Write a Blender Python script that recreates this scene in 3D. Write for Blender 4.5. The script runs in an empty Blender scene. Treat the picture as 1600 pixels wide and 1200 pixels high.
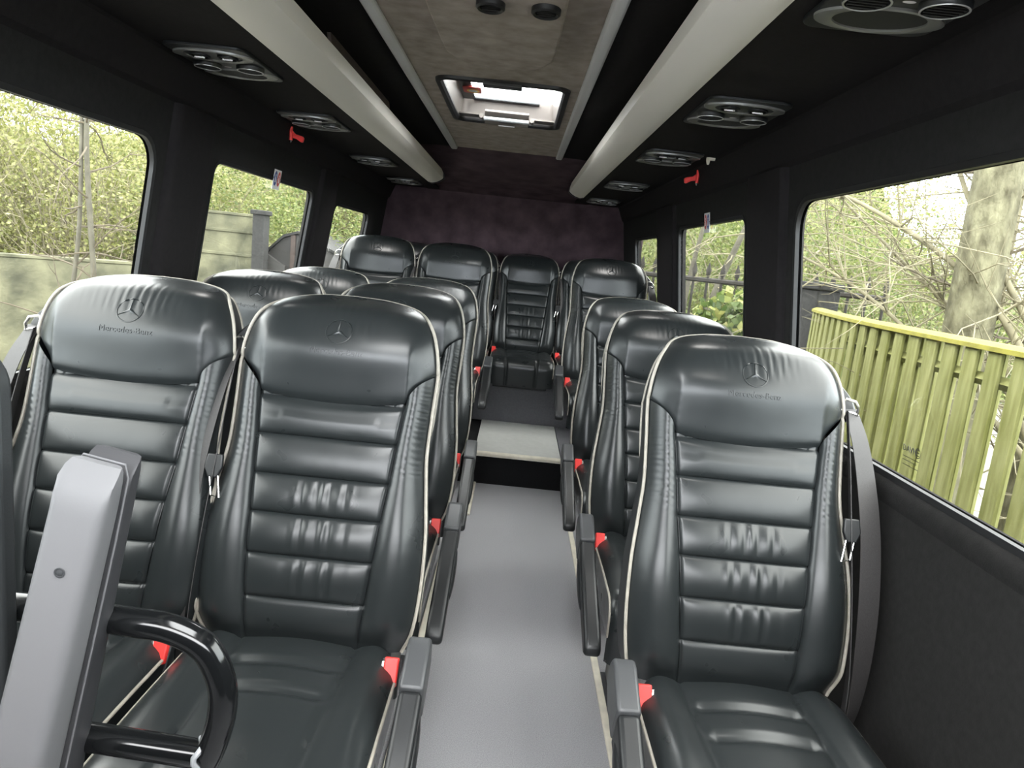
import bpy, math, random
import numpy as np
from mathutils import Vector, Matrix
from mathutils.geometry import tessellate_polygon

random.seed(7)
rng = np.random.default_rng(7)
scene = bpy.context.scene
COL = scene.collection
EYE = 1.29            # camera height above the aisle floor
XC = -0.138           # centre line of the bus body
Y0, YR = -0.40, 5.42  # the passenger cell, front opening to rear wall

# ------------------------------------------------------------------ materials
def new_mat(name):
    m = bpy.data.materials.new(name); m.use_nodes = True
    nt = m.node_tree; b = nt.nodes['Principled BSDF']
    return m, nt, b

def mat(name, col, rough=.5, metal=0.0, spec=.5, noise=0.0, nscale=30.0, bump=0.0, bscale=200.0,
        bdist=.002, coat=0.0, col2=None, stretch=None, detail=4.0):
    m, nt, b = new_mat(name)
    b.inputs['Base Color'].default_value = (*col, 1)
    b.inputs['Roughness'].default_value = rough
    b.inputs['Metallic'].default_value = metal
    b.inputs['Specular IOR Level'].default_value = spec
    b.inputs['Coat Weight'].default_value = coat
    tc = nt.nodes.new('ShaderNodeTexCoord'); src = tc.outputs['Object']
    if stretch:
        mp = nt.nodes.new('ShaderNodeMapping'); mp.inputs['Scale'].default_value = stretch
        nt.links.new(src, mp.inputs['Vector']); src = mp.outputs['Vector']
    if noise or col2:
        n = nt.nodes.new('ShaderNodeTexNoise'); n.inputs['Scale'].default_value = nscale; n.inputs['Detail'].default_value = detail
        nt.links.new(src, n.inputs['Vector'])
        r = nt.nodes.new('ShaderNodeValToRGB'); r.color_ramp.elements[0].position = .3; r.color_ramp.elements[1].position = .7
        c2 = col2 if col2 else tuple(min(1, c*(1+noise)) for c in col)
        c1 = col if col2 else tuple(c*(1-noise) for c in col)
        r.color_ramp.elements[0].color = (*c1, 1); r.color_ramp.elements[1].color = (*c2, 1)
        nt.links.new(n.outputs['Fac'], r.inputs['Fac']); nt.links.new(r.outputs['Color'], b.inputs['Base Color'])
    if bump:
        n = nt.nodes.new('ShaderNodeTexNoise'); n.inputs['Scale'].default_value = bscale; n.inputs['Detail'].default_value = 3
        nt.links.new(src, n.inputs['Vector'])
        bp = nt.nodes.new('ShaderNodeBump'); bp.inputs['Strength'].default_value = bump; bp.inputs['Distance'].default_value = bdist
        nt.links.new(n.outputs['Fac'], bp.inputs['Height']); nt.links.new(bp.outputs['Normal'], b.inputs['Normal'])
    return m

def leather_mat(name, col, rough):
    m, nt, b = new_mat(name)
    b.inputs['Base Color'].default_value = (*col, 1)
    tc = nt.nodes.new('ShaderNodeTexCoord')
    g = nt.nodes.new('ShaderNodeTexNoise'); g.inputs['Scale'].default_value = 420; g.inputs['Detail'].default_value = 1
    nt.links.new(tc.outputs['Object'], g.inputs['Vector'])
    w = nt.nodes.new('ShaderNodeTexNoise'); w.inputs['Scale'].default_value = 17; w.inputs['Detail'].default_value = 2; w.inputs['Distortion'].default_value = 0
    nt.links.new(tc.outputs['Object'], w.inputs['Vector'])
    b1 = nt.nodes.new('ShaderNodeBump'); b1.inputs['Strength'].default_value = .09; b1.inputs['Distance'].default_value = .006
    nt.links.new(w.outputs['Fac'], b1.inputs['Height'])
    b2 = nt.nodes.new('ShaderNodeBump'); b2.inputs['Strength'].default_value = .05; b2.inputs['Distance'].default_value = .0008
    nt.links.new(g.outputs['Fac'], b2.inputs['Height']); nt.links.new(b1.outputs['Normal'], b2.inputs['Normal'])
    nt.links.new(b2.outputs['Normal'], b.inputs['Normal'])
    r = nt.nodes.new('ShaderNodeMapRange'); r.inputs['To Min'].default_value = rough-.07; r.inputs['To Max'].default_value = rough+.07
    nt.links.new(w.outputs['Fac'], r.inputs['Value']); nt.links.new(r.outputs['Result'], b.inputs['Roughness'])
    b.inputs['Specular IOR Level'].default_value = .45
    return m

LEATHER = leather_mat('black_leather', (.014, .0165, .0172), .30)
EMBOSS = leather_mat('embossed_leather', (.010, .012, .013), .42)
SHELL = mat('seat_back_leather', (.016, .018, .019), .5, bump=.2, bscale=300, bdist=.001)
PIPE = mat('cream_piping', (.29, .27, .23), .5, noise=.12, nscale=60)
PLASTIC = mat('black_plastic', (.009, .010, .011), .42, bump=.15, bscale=500, bdist=.0006)
PLASTIC_G = mat('grey_plastic', (.045, .047, .05), .42, bump=.2, bscale=500, bdist=.0006)
RED = mat('red_plastic', (.72, .035, .03), .4)
BELT = mat('seat_belt_webbing', (.028, .026, .026), .6, noise=.35, nscale=40, stretch=(30, 30, 1), bump=.25, bscale=300, bdist=.0006)
CHROME = mat('polished_steel', (.62, .62, .60), .22, metal=1.0)
STEEL = mat('grey_metal', (.28, .29, .30), .45, metal=.3)
FABRIC = mat('dark_wall_fabric', (.014, .0125, .013), .95, spec=.15, noise=.12, nscale=60, bump=.4, bscale=350, bdist=.0015)
FABRIC_P = mat('plum_black_fabric', (.060, .040, .047), .95, spec=.15, noise=.35, nscale=9, bump=.4, bscale=350, bdist=.0015)
FABRIC_G = mat('charcoal_lining', (.017, .0165, .016), .95, spec=.15, noise=.15, nscale=60, bump=.4, bscale=350, bdist=.0015)
SUEDE = mat('brown_grey_suede', (.30, .26, .235), .95, spec=.1, noise=.22, nscale=18, bump=.3, bscale=260, bdist=.0015, detail=8)
RAILM = mat('pale_rail_paint', (.82, .785, .73), .36, spec=.5)
STRIPM = mat('brushed_aluminium_strip', (.66, .66, .67), .42, metal=.15, noise=.1, nscale=30, stretch=(1, .05, 1))
FLOORM = mat('grey_vinyl', (.35, .35, .365), .42, noise=.22, nscale=350, bump=.12, bscale=500, bdist=.0008, detail=2)
RISERM = mat('grey_vinyl_riser', (.115, .115, .127), .55, noise=.12, nscale=120)
TREADM = mat('pale_grey_tread', (.50, .505, .485), .5, noise=.06, nscale=30)
NOSEM = mat('cream_nosing', (.76, .72, .60), .5, noise=.12, nscale=20)
CARPET = mat('black_carpet', (.012, .012, .013), 1, spec=.1, bump=.5, bscale=300)
RUBBER = mat('black_rubber', (.007, .007, .008), .5)
TUBEM = mat('black_coated_tube', (.005, .0055, .006), .13)
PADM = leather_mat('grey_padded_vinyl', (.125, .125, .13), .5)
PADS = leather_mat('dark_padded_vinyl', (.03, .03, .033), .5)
WHITE = mat('white_sticker', (.75, .75, .73), .5)
BLUE = mat('blue_print', (.02, .06, .25), .5)
REDP = mat('red_print', (.55, .06, .05), .5)
YEL = mat('yellow_print', (.85, .55, .06), .5)
LAMPW = mat('white_lamp_lens', (.85, .82, .85), .25)  # white parts, and the reflections painted into the reading lamps
BRUSH = mat('brushed_bronze', (.13, .115, .105), .4, metal=.2)
GRILLE = mat('speaker_grille', (.012, .0125, .011), .6, bump=.5, bscale=900, bdist=.001)
RIMS = mat('bright_rim', (.42, .42, .41), .3, metal=.3)
TRIMG = mat('satin_silver_ring', (.20, .20, .19), .32, metal=.35)
CREAM = mat('cream_plastic', (.75, .70, .58), .45)
BROWN = mat('brown_board', (.055, .040, .034), .8, noise=.2, nscale=20)

def glass_mat(name, tint):
    m, nt, b = new_mat(name); nt.nodes.remove(b)
    t = nt.nodes.new('ShaderNodeBsdfTransparent'); t.inputs['Color'].default_value = (*tint, 1)
    g = nt.nodes.new('ShaderNodeBsdfGlossy'); g.inputs['Roughness'].default_value = .02
    lw = nt.nodes.new('ShaderNodeLayerWeight'); lw.inputs['Blend'].default_value = .5
    pw = nt.nodes.new('ShaderNodeMath'); pw.operation = 'POWER'; pw.inputs[1].default_value = 5; nt.links.new(lw.outputs['Facing'], pw.inputs[0])
    f = nt.nodes.new('ShaderNodeMath'); f.operation = 'MULTIPLY_ADD'; f.inputs[1].default_value = .5; f.inputs[2].default_value = .02; nt.links.new(pw.outputs[0], f.inputs[0])
    mx = nt.nodes.new('ShaderNodeMixShader'); out = nt.nodes['Material Output']
    nt.links.new(f.outputs[0], mx.inputs[0]); nt.links.new(t.outputs[0], mx.inputs[1]); nt.links.new(g.outputs[0], mx.inputs[2])
    nt.links.new(mx.outputs[0], out.inputs['Surface'])
    return m
GLASS = glass_mat('tinted_glass', (.70, .71, .695))

def translucent_mat(name, col):
    m, nt, b = new_mat(name); nt.nodes.remove(b)
    t = nt.nodes.new('ShaderNodeBsdfTranslucent'); t.inputs['Color'].default_value = (*col, 1)
    d = nt.nodes.new('ShaderNodeBsdfTransparent'); d.inputs['Color'].default_value = (*col, 1)
    mx = nt.nodes.new('ShaderNodeMixShader'); mx.inputs[0].default_value = .4
    nt.links.new(t.outputs[0], mx.inputs[1]); nt.links.new(d.outputs[0], mx.inputs[2])
    nt.links.new(mx.outputs[0], nt.nodes['Material Output'].inputs['Surface'])
    return m
CLEARP = glass_mat('clear_roof_glass', (.95, .96, .96))
ACRYLIC = translucent_mat('white_acrylic', (.92, .93, .92))

def leaf_mat(name, a, b_, c):
    m, nt, b = new_mat(name)
    g = nt.nodes.new('ShaderNodeNewGeometry')
    r = nt.nodes.new('ShaderNodeValToRGB'); e = r.color_ramp.elements
    e[0].position = 0; e[0].color = (*a, 1); e[1].position = 1; e[1].color = (*c, 1)
    k = e.new(.5); k.color = (*b_, 1)
    nt.links.new(g.outputs['Random Per Island'], r.inputs['Fac']); nt.links.new(r.outputs['Color'], b.inputs['Base Color'])
    b.inputs['Roughness'].default_value = .6
    t = nt.nodes.new('ShaderNodeBsdfTranslucent'); nt.links.new(r.outputs['Color'], t.inputs['Color'])
    mx = nt.nodes.new('ShaderNodeMixShader'); mx.inputs[0].default_value = .4
    nt.links.new(b.outputs[0], mx.inputs[1]); nt.links.new(t.outputs[0], mx.inputs[2])
    nt.links.new(mx.outputs[0], nt.nodes['Material Output'].inputs['Surface'])
    return m
LEAF = leaf_mat('spring_leaves', (0.106, 0.119, 0.033), (0.198, 0.205, 0.066), (0.330, 0.317, 0.145))
LEAF2 = leaf_mat('fresh_leaves', (0.059, 0.092, 0.023), (0.139, 0.172, 0.050), (0.251, 0.264, 0.099))
LEAF3 = leaf_mat('variegated_ivy', (0.057, 0.095, 0.028), (0.133, 0.180, 0.048), (0.342, 0.332, 0.114))
TWIG = mat('pale_twigs', (0.178, 0.158, 0.099), .8, noise=.3, nscale=8)
TWIGD = mat('brown_twigs', (0.079, 0.063, 0.040), .8, noise=.3, nscale=8)
BARK = mat('lichen_bark', (0.050, 0.044, 0.022), .9, col2=(0.172, 0.162, 0.099), nscale=16, bump=.9, bscale=26, bdist=.03, stretch=(1, 1, .45), detail=10)
STEMB = mat('pale_grey_bark', (0.077, 0.070, 0.050), .8, noise=.25, nscale=12)
FENCEM = mat('mossy_fence_wood', (.115, .120, .022), .8, col2=(.225, .225, .085), nscale=5, stretch=(6, 6, .8), bump=.3, bscale=60, bdist=.003)
FENCEC = mat('fence_capping', (.22, .20, .028), .8, noise=.25, nscale=12)
CONC = mat('lichen_concrete', (.042, .043, .026), .9, col2=(.155, .150, .092), nscale=5, bump=.5, bscale=40, bdist=.01, detail=14)
POSTM = mat('dark_post', (.016, .016, .015), .9, col2=(.035, .034, .033), nscale=40)
SHEDM = mat('dark_grey_shed', (0.033, 0.031, 0.029), .7, noise=.2, nscale=4)
SHEDP = mat('pale_shed_panel', (0.056, 0.054, 0.051), .7, noise=.15, nscale=6)
IRON = mat('weathered_iron', (0.020, 0.017, 0.013), .8, noise=.3, nscale=15)
SOIL = mat('pale_gravel_ground', (0.150, 0.145, 0.125), 1, col2=(0.210, 0.205, 0.180), nscale=3)

# ------------------------------------------------------------------ mesh helpers
class MB:
    def __init__(s): s.v = []; s.f = []; s.mi = []; s.cur = 0
    def add(s, verts, faces):
        o = len(s.v); s.v.extend([tuple(map(float, p)) for p in verts])
        for f in faces: s.f.append([i+o for i in f]); s.mi.append(s.cur)
        return s
    def grid(s, P, closed_u=False, flip=False):
        P = np.asarray(P); nu, nv = P.shape[:2]; fs = []
        for i in range(nu if closed_u else nu-1):
            for j in range(nv-1):
                a, b, c, d = i*nv+j, ((i+1) % nu)*nv+j, ((i+1) % nu)*nv+j+1, i*nv+j+1
                fs.append([a, d, c, b] if flip else [a, b, c, d])
        return s.add(P.reshape(-1, 3), fs)
    def box(s, c, d, R=None):
        hx, hy, hz = d[0]/2, d[1]/2, d[2]/2
        vs = [Vector((x, y, z)) for x in (-hx, hx) for y in (-hy, hy) for z in (-hz, hz)]
        if R is not None: vs = [R @ v for v in vs]
        vs = [v+Vector(c) for v in vs]
        return s.add(vs, [[0, 1, 3, 2], [4, 6, 7, 5], [0, 4, 5, 1], [2, 3, 7, 6], [0, 2, 6, 4], [1, 5, 7, 3]])
    def tube(s, pts, r, n=8, closed=False, caps=True):
        pts = [Vector(p) for p in pts]; m = len(pts)
        rs = r if hasattr(r, '__len__') else [r]*m
        rings = []; up = None
        for i, p in enumerate(pts):
            a = pts[(i-1) % m] if (closed or i > 0) else p
            b = pts[(i+1) % m] if (closed or i < m-1) else p
            t = (b-a).normalized()
            if up is None:
                up = Vector((0, 0, 1)) if abs(t.z) < .9 else Vector((0, 1, 0))
            up = (up - t*up.dot(t)).normalized(); sd = t.cross(up)
            rings.append([p + (up*math.cos(2*math.pi*k/n)+sd*math.sin(2*math.pi*k/n))*rs[i] for k in range(n)])
        vs = [v for q in rings for v in q]; fs = []
        for i in range(m if closed else m-1):
            for k in range(n):
                j = (i+1) % m
                fs.append([i*n+k, i*n+(k+1) % n, j*n+(k+1) % n, j*n+k])
        if caps and not closed:
            fs.append(list(range(n))[::-1]); fs.append([(m-1)*n+k for k in range(n)])
        return s.add(vs, fs)
    def ribbon(s, pts, width, th=.0016):
        """flat webbing: pts = list of (centre, across direction)"""
        A = []
        for i, (p, a) in enumerate(pts):
            p = Vector(p); a = Vector(a).normalized()
            q0 = Vector(pts[max(i-1, 0)][0]); q1 = Vector(pts[min(i+1, len(pts)-1)][0])
            nrm = a.cross((q1-q0).normalized()).normalized()*th/2
            w = a*width/2
            A.append([p-w-nrm, p+w-nrm, p+w+nrm, p-w+nrm, p-w-nrm])
        s.grid(np.array([[tuple(v) for v in r] for r in A]))
        s.add(A[0][:4], [[0, 1, 2, 3]]); s.add(A[-1][:4], [[3, 2, 1, 0]])
        return s
    def prism(s, poly, depth, M=None):
        """extrude a polygon (list of (a, b)) by +-depth/2 along c; M maps (a, b, c)"""
        n = len(poly); M = M or (lambda a, b, c: (a, b, c))
        vs = [M(a, b, -depth/2) for a, b in poly]+[M(a, b, depth/2) for a, b in poly]
        fs = [list(range(n))[::-1], list(range(n, 2*n))]+[[i, (i+1) % n, n+(i+1) % n, n+i] for i in range(n)]
        return s.add(vs, fs)
    def ring(s, c, ro, ri, h, n=40, sx=1, sy=1, off=(0, 0), R=None, hi=None):
        """flat ring lying in xy, raised h in z; inner ellipse may be shifted"""
        hi = h if hi is None else hi
        P = []
        for k in range(n):
            a = 2*math.pi*k/n; ca, sa = math.cos(a), math.sin(a)
            o = (ro[0]*ca, ro[1]*sa); i = (ri[0]*ca+off[0], ri[1]*sa+off[1]); m_ = ((o[0]+i[0])/2, (o[1]+i[1])/2)
            row = [(o[0], o[1], 0), (o[0]*.995, o[1]*.995, h*.75), (m_[0], m_[1], h), (i[0], i[1], hi*.75), (i[0], i[1], 0)]
            P.append([tuple(Vector(c)+(R @ Vector(q) if R else Vector(q))) for q in row])
        return s.grid(np.array(P), closed_u=True)
    def disc(s, c, r, z, n=32, dome=0, R=None):
        P = []
        for k in range(n):
            a = 2*math.pi*k/n
            P.append([tuple(Vector(c)+(R @ Vector(q) if R else Vector(q))) for q in
                      [(r[0]*t*math.cos(a), r[1]*t*math.sin(a), z+dome*(1-t*t)) for t in (0.001, .5, .8, 1)]])
        return s.grid(np.array(P), closed_u=True)
    def mesh(s, name, mats, smooth=True, angle=40):
        me = bpy.data.meshes.new(name); me.from_pydata(s.v, [], s.f)
        for m in (mats if isinstance(mats, (list, tuple)) else [mats]): me.materials.append(m)
        if any(s.mi): me.polygons.foreach_set('material_index', s.mi)
        me.validate()
        if smooth:
            me.polygons.foreach_set('use_smooth', [True]*len(me.polygons))
            me.set_sharp_from_angle(angle=math.radians(angle))
        me.update()
        return me
    def obj(s, name, mats, parent=None, bevel=0, smooth=True, angle=40, segs=3):
        o = bpy.data.objects.new(name, s.mesh(name, mats, smooth, angle)); COL.objects.link(o)
        if parent is not None: o.parent = parent
        if bevel:
            b = o.modifiers.new('bevel', 'BEVEL'); b.width = bevel; b.segments = segs; b.limit_method = 'ANGLE'; b.angle_limit = math.radians(35)
            b.harden_normals = False
        return o

def tag(o, label, cat, group=None, kind=None):
    if label: o['label'] = label
    if cat: o['category'] = cat
    if group: o['group'] = group
    if kind: o['kind'] = kind
    return o
def thing(name, label, cat, loc=(0, 0, 0), group=None, kind=None):
    o = bpy.data.objects.new(name, None); COL.objects.link(o); o.location = loc; o.empty_display_size = .05
    return tag(o, label, cat, group, kind)
def struct(o, label=None):
    o['kind'] = 'structure'
    if label: o['label'] = label
    return o
KIDS = {}
def copy_tree(o, parent=None):
    c = o.copy(); COL.objects.link(c)
    if parent is not None: c.parent = parent
    for ch in [q for q in bpy.data.objects if q.parent is o]: copy_tree(ch, c)
    return c
def smooth_path(pts, n=8, closed=False):
    P = [np.array(p, float) for p in pts]; m = len(P); out = []
    rg = range(m) if closed else range(m-1)
    for i in rg:
        p0 = P[(i-1) % m] if (closed or i > 0) else 2*P[0]-P[1]
        p1, p2 = P[i], P[(i+1) % m]
        p3 = P[(i+2) % m] if (closed or i < m-2) else 2*P[-1]-P[-2]
        for k in range(n):
            t = k/n
            out.append(.5*((2*p1)+(-p0+p2)*t+(2*p0-5*p1+4*p2-p3)*t*t+(-p0+3*p1-3*p2+p3)*t**3))
    if not closed: out.append(P[-1])
    return out

# ------------------------------------------------------------------ the coach seat
REC = 0.3306
SV = np.array([0, math.sin(REC), math.cos(REC)]); NV = np.array([0, -math.cos(REC), math.sin(REC)])
ZB = 0.464
HALF = [(.203, 0), (.222, .05), (.230, .14), (.228, .24), (.218, .33), (.210, .41), (.211, .50), (.213, .59), (.203, .655), (.183, .703), (.147, .742), (.086, .759), (0, .763)]
_h = smooth_path(HALF, 10)
OUT = np.array(_h + [np.array((-p[0], p[1])) for p in _h[-2::-1]])          # right bottom -> over the top -> left bottom
_hs = np.array(_h); _hs = _hs[_hs[:, 1] < .70]
def wS(s): return np.interp(s, _hs[:, 1], _hs[:, 0])
CS = np.array([(0, .116), (.094, .123), (.181, .130), (.265, .1355), (.345, .143), (.429, .149), (.52, .158)])
def cS(s): return np.interp(s, CS[:, 0], CS[:, 1])
SEAMS = [0, .094, .181, .265, .345, .429, .512]
def edge_dist(x, s):
    p = np.stack([x, s], -1)[..., None, :]; a = OUT[:-1]; d = OUT[1:]-a
    t = np.clip(((p-a)*d).sum(-1)/((d*d).sum(-1)+1e-12), 0, 1)
    return np.sqrt((((a+t[..., None]*d)-p)**2).sum(-1)).min(-1)
HEDGE = -.026
WJ = .2125
def Bx(x):
    a = np.abs(x)
    return np.where(a < .158, .506+.014*(a/.158)**2, .52+.068*(np.clip(a-.158, 0, None)/(WJ-.158))**.62)
def sm(t): t = np.clip(t, 0, 1); return t*t*(3-2*t)
def height(x, s, region):
    e = edge_dist(x, s)
    E = .072
    q = 1-np.clip(e/E, 0, 1)
    h = HEDGE*q**2.8
    h = h + .016*np.exp(-((s-.2)/.14)**2) - .012*sm((s-.45)/.1)*0
    h = h - .02*sm(1-s/.06)
    c, w = cS(s), wS(np.minimum(s, .69))
    ax = np.abs(x)
    if region == 'c':
        sm_ = np.array(SEAMS); k = np.clip(np.searchsorted(sm_, s, side='right')-1, 0, len(sm_)-2)
        t = (s-sm_[k])/(sm_[k+1]-sm_[k])
        side = 1-(np.clip(ax/c, 0, 1))**6
        amp = np.where(k == 0, .006, .0095)
        h = h + amp*np.sqrt(np.clip(np.sin(np.pi*np.clip(t, 0, 1)), 0, 1))*(.35+.65*side)*np.where((k == 5) & (t > .5), .75, 1)
        pl = np.exp(-((x-.012)/.055)**4)*np.isin(k, (1, 2, 3))*np.sin(np.pi*np.clip(t, 0, 1))
        ph = k*1.7
        h = h + pl*(.0030*np.sin(x*2*np.pi/.030+ph)+.0018*np.sin(x*2*np.pi/.019+2*ph))
        h = h - .004*np.exp(-((c-ax)/.004)**2) - .003*np.exp(-(np.minimum(np.abs(t), np.abs(1-t))*.085/.003)**2)*(s > .01)
        h = h - .006*sm((s-Bx(x)+.02)/.02)
    elif region == 'b':
        t = np.clip((ax-c)/(w-c+1e-6), 0, 1)
        h = h + .017*np.sin(np.pi*t**.8)*sm((s+.02)/.1) - .004*np.exp(-((ax-c)/.004)**2)
        wr = sm((s-.33)/.06)*sm((.575-s)/.03)
        h = h + wr*.00024*(np.sin(s*2*np.pi/.0105+6*np.sin(x*40)+5*np.sin(s*37))+.8*np.sin(s*2*np.pi/.023+9*ax*10+3*np.sin(s*51)))*sm(t*4)*sm((1-t)*4+.2)
    else:
        db = s-Bx(x)
        h = h + (.009*(1-np.exp(-np.clip(db, 0, None)/.012)) + .026*sm(db/.13))*(1-.45*(ax/WJ)**2)
        h = h - .004*np.exp(-(db/.004)**2)
        h = h - .034*np.clip((s-.600)/.12, 0, 1.31)**1.9 - .020*sm((s-.70)/.06)**1.3
        h = h + .0011*np.exp(-((x)/.09)**2)*sm((s-.64)/.03)*sm((.745-s)/.03)*(np.sin(x*2*np.pi/.017+30*s)+.6*np.sin(x*2*np.pi/.011-22*s))
    return h
def to3d(x, s, h):
    x, s, h = np.broadcast_arrays(np.asarray(x, float), np.asarray(s, float), np.asarray(h, float))
    P = np.zeros(x.shape+(3,)); P[..., 0] = x
    P += s[..., None]*SV + h[..., None]*NV; P[..., 2] += ZB
    return P

def build_backrest_meshes():
    M = {}
    # ribbed centre panel
    rows = []
    for a, b in zip(SEAMS[:-1], SEAMS[1:]): rows += list(a+(b-a)*(.5-.5*np.cos(np.pi*np.arange(16)/16)))
    rows = np.array(rows+[SEAMS[-1]]); rows = rows/rows[-1]
    U = np.sin(np.linspace(-1, 1, 61)*np.pi/2*.97)/math.sin(np.pi/2*.97)
    X = np.zeros((61, len(rows))); S = np.zeros_like(X)
    for i, u in enumerate(U):
        top = Bx(u*.158); s = np.where(rows < SEAMS[-2]/SEAMS[-1], rows*SEAMS[-1], rows*SEAMS[-1])
        s = np.where(s > .429, .429+(s-.429)/(SEAMS[-1]-.429)*(top-.429), s)
        S[i] = s; X[i] = u*cS(s)
    M['c'] = MB().grid(to3d(X, S, height(X, S, 'c')), flip=False).mesh('centre_panel', LEATHER, angle=70)
    # side bolsters
    for sg in (1, -1):
        sv = np.concatenate([np.linspace(0, .33, 40), np.linspace(.335, .588, 90)])
        T = .5-.5*np.cos(np.linspace(0, 1, 25)*np.pi); T = .5*T+.5*np.linspace(0, 1, 25)
        S = np.repeat(sv[:, None], 25, 1); W = wS(sv)
        inner = np.where(sv < .52, cS(sv), .158+(W-.158)*np.clip((sv-.52)/.068, 0, 1)**1.6)
        X = sg*(inner[:, None]+(W-inner)[:, None]*T[None, :])
        M['b%d' % sg] = MB().grid(to3d(X, S, height(X, S, 'b')), flip=(sg > 0)).mesh('side_bolster', LEATHER, angle=70)
    # headrest panel
    nu, nv = 90, 48
    seg = OUT[(OUT[:, 1] > .587)]
    L = np.concatenate([[0], np.cumsum(np.hypot(*np.diff(seg, axis=0).T))]); L /= L[-1]
    X = np.zeros((nu, nv)); S = np.zeros((nu, nv)); V = np.sin(np.linspace(0, 1, nv)*np.pi/2)*.7+np.linspace(0, 1, nv)*.3
    for i in range(nu):
        u = i/(nu-1); xb = WJ*(1-2*u)*(1); xb = np.sign(xb)*WJ*(abs(xb)/WJ)**.92
        sb = float(Bx(np.array(xb))); tx, ts = np.interp(u, L, seg[:, 0]), np.interp(u, L, seg[:, 1])
        X[i] = xb+(tx-xb)*V; S[i] = sb+(ts-sb)*V
    M['h'] = MB().grid(to3d(X, S, height(X, S, 'h')), flip=True).mesh('headrest', LEATHER, angle=80)
    # outline pieces: front piping, rear shell with its own piping
    hf = np.array([float(height(np.array(o[0]), np.array(o[1]), 'b' if o[1] < .588 else 'h')) for o in OUT])
    front = to3d(OUT[:, 0], OUT[:, 1], hf-.001)
    fpipe = to3d(OUT[:, 0]*1.018, OUT[:, 1]*1.004, hf+.001-.022*sm((OUT[:, 1]-.69)/.06))
    M['p'] = MB().tube(fpipe, .0037, 8).mesh('piping', PIPE)
    th = .125-.062*sm(OUT[:, 1]/.76)
    def off(k, inset): return to3d(OUT[:, 0]*(1-inset), OUT[:, 1]*(1-inset*.35)+.0, hf-th*k)
    rear = off(1, .0)
    M['q'] = MB().tube(((rear-to3d(0, .4, -.07))*(1-.06*sm((.52-OUT[:, 1])/.16))[:, None]*1.0+to3d(0, .4, -.07))[OUT[:, 1] > .36], .0036, 8).mesh('rear_piping', PIPE)
    sb = MB().grid(np.stack([front, off(.15, -.010), off(.5, -.010), off(.85, -.004), rear], 1))
    # the rear face, closed by rows between left and right edges, and the bottom
    n = len(OUT)//2+1
    R_, L_ = rear[:n], rear[::-1][:n]
    T = np.linspace(0, 1, 9)
    bul = (1-(2*T-1)**2)[None, :, None]*np.array([0, .022, 0])
    sb.grid(R_[:, None, :]*(1-T)[None, :, None]+L_[:, None, :]*T[None, :, None]+bul, flip=True)
    F0, F1 = front[0], front[-1]
    sb.add([F0, F1, rear[-1], rear[0]], [[0, 1, 2, 3]])
    M['s'] = sb.mesh('back_shell', SHELL, angle=60)
    # raised emblem and lettering that follow the head panel
    def surf(x, s, o): x = np.asarray(x, float); s = np.asarray(s, float); return to3d(x, s, height(x, s, 'h')+o)
    em = MB(); a = np.linspace(0, 2*np.pi, 49)[:-1]; cx, cs = 0, .658
    prof = [(.0290, -.0006), (.0283, .0010), (.0268, .0012), (.0255, -.0006)]
    em.grid(np.stack([surf(cx+r*np.sin(a), cs+r*np.cos(a), o) for r, o in prof], 1), closed_u=True)
    for k in range(3):
        b = 2*np.pi*k/3; d = np.array([math.sin(b), math.cos(b)]); n_ = np.array([d[1], -d[0]])
        t = np.linspace(0, 1, 9); w = .0046*(1-t)**1.0+.0006
        c_ = np.array([cx, cs])+d[None]*(t*.0262)[:, None]
        rows_ = []
        for m_, o in ((-1, -.0005), (0, .0016), (1, -.0005)):
            q = c_+n_[None]*(m_*w)[:, None]; rows_.append(surf(q[:, 0], q[:, 1], o))
        em.grid(np.stack(rows_, 1))
    M['e'] = em.mesh('emblem', LEATHER, angle=30)
    cu = bpy.data.curves.new('tmp_text', 'FONT'); cu.body = 'Mercedes-Benz'; cu.size = .0185; cu.align_x = 'CENTER'; cu.extrude = .0011; cu.resolution_u = 3
    to = bpy.data.objects.new('tmp_text', cu); COL.objects.link(to); bpy.context.view_layer.update()
    tm = to.evaluated_get(bpy.context.evaluated_depsgraph_get()).to_mesh()
    tv = np.array([v.co[:] for v in tm.vertices]); tf = [list(p.vertices) for p in tm.polygons]
    to.to_mesh_clear() if hasattr(to, 'to_mesh_clear') else None
    bpy.data.objects.remove(to); bpy.data.curves.remove(cu)
    M['t'] = MB().add(surf(tv[:, 0], tv[:, 1]+.607, tv[:, 2]+.0004), tf).mesh('lettering', LEATHER, smooth=False)
    return M
BM = build_backrest_meshes()

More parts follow.
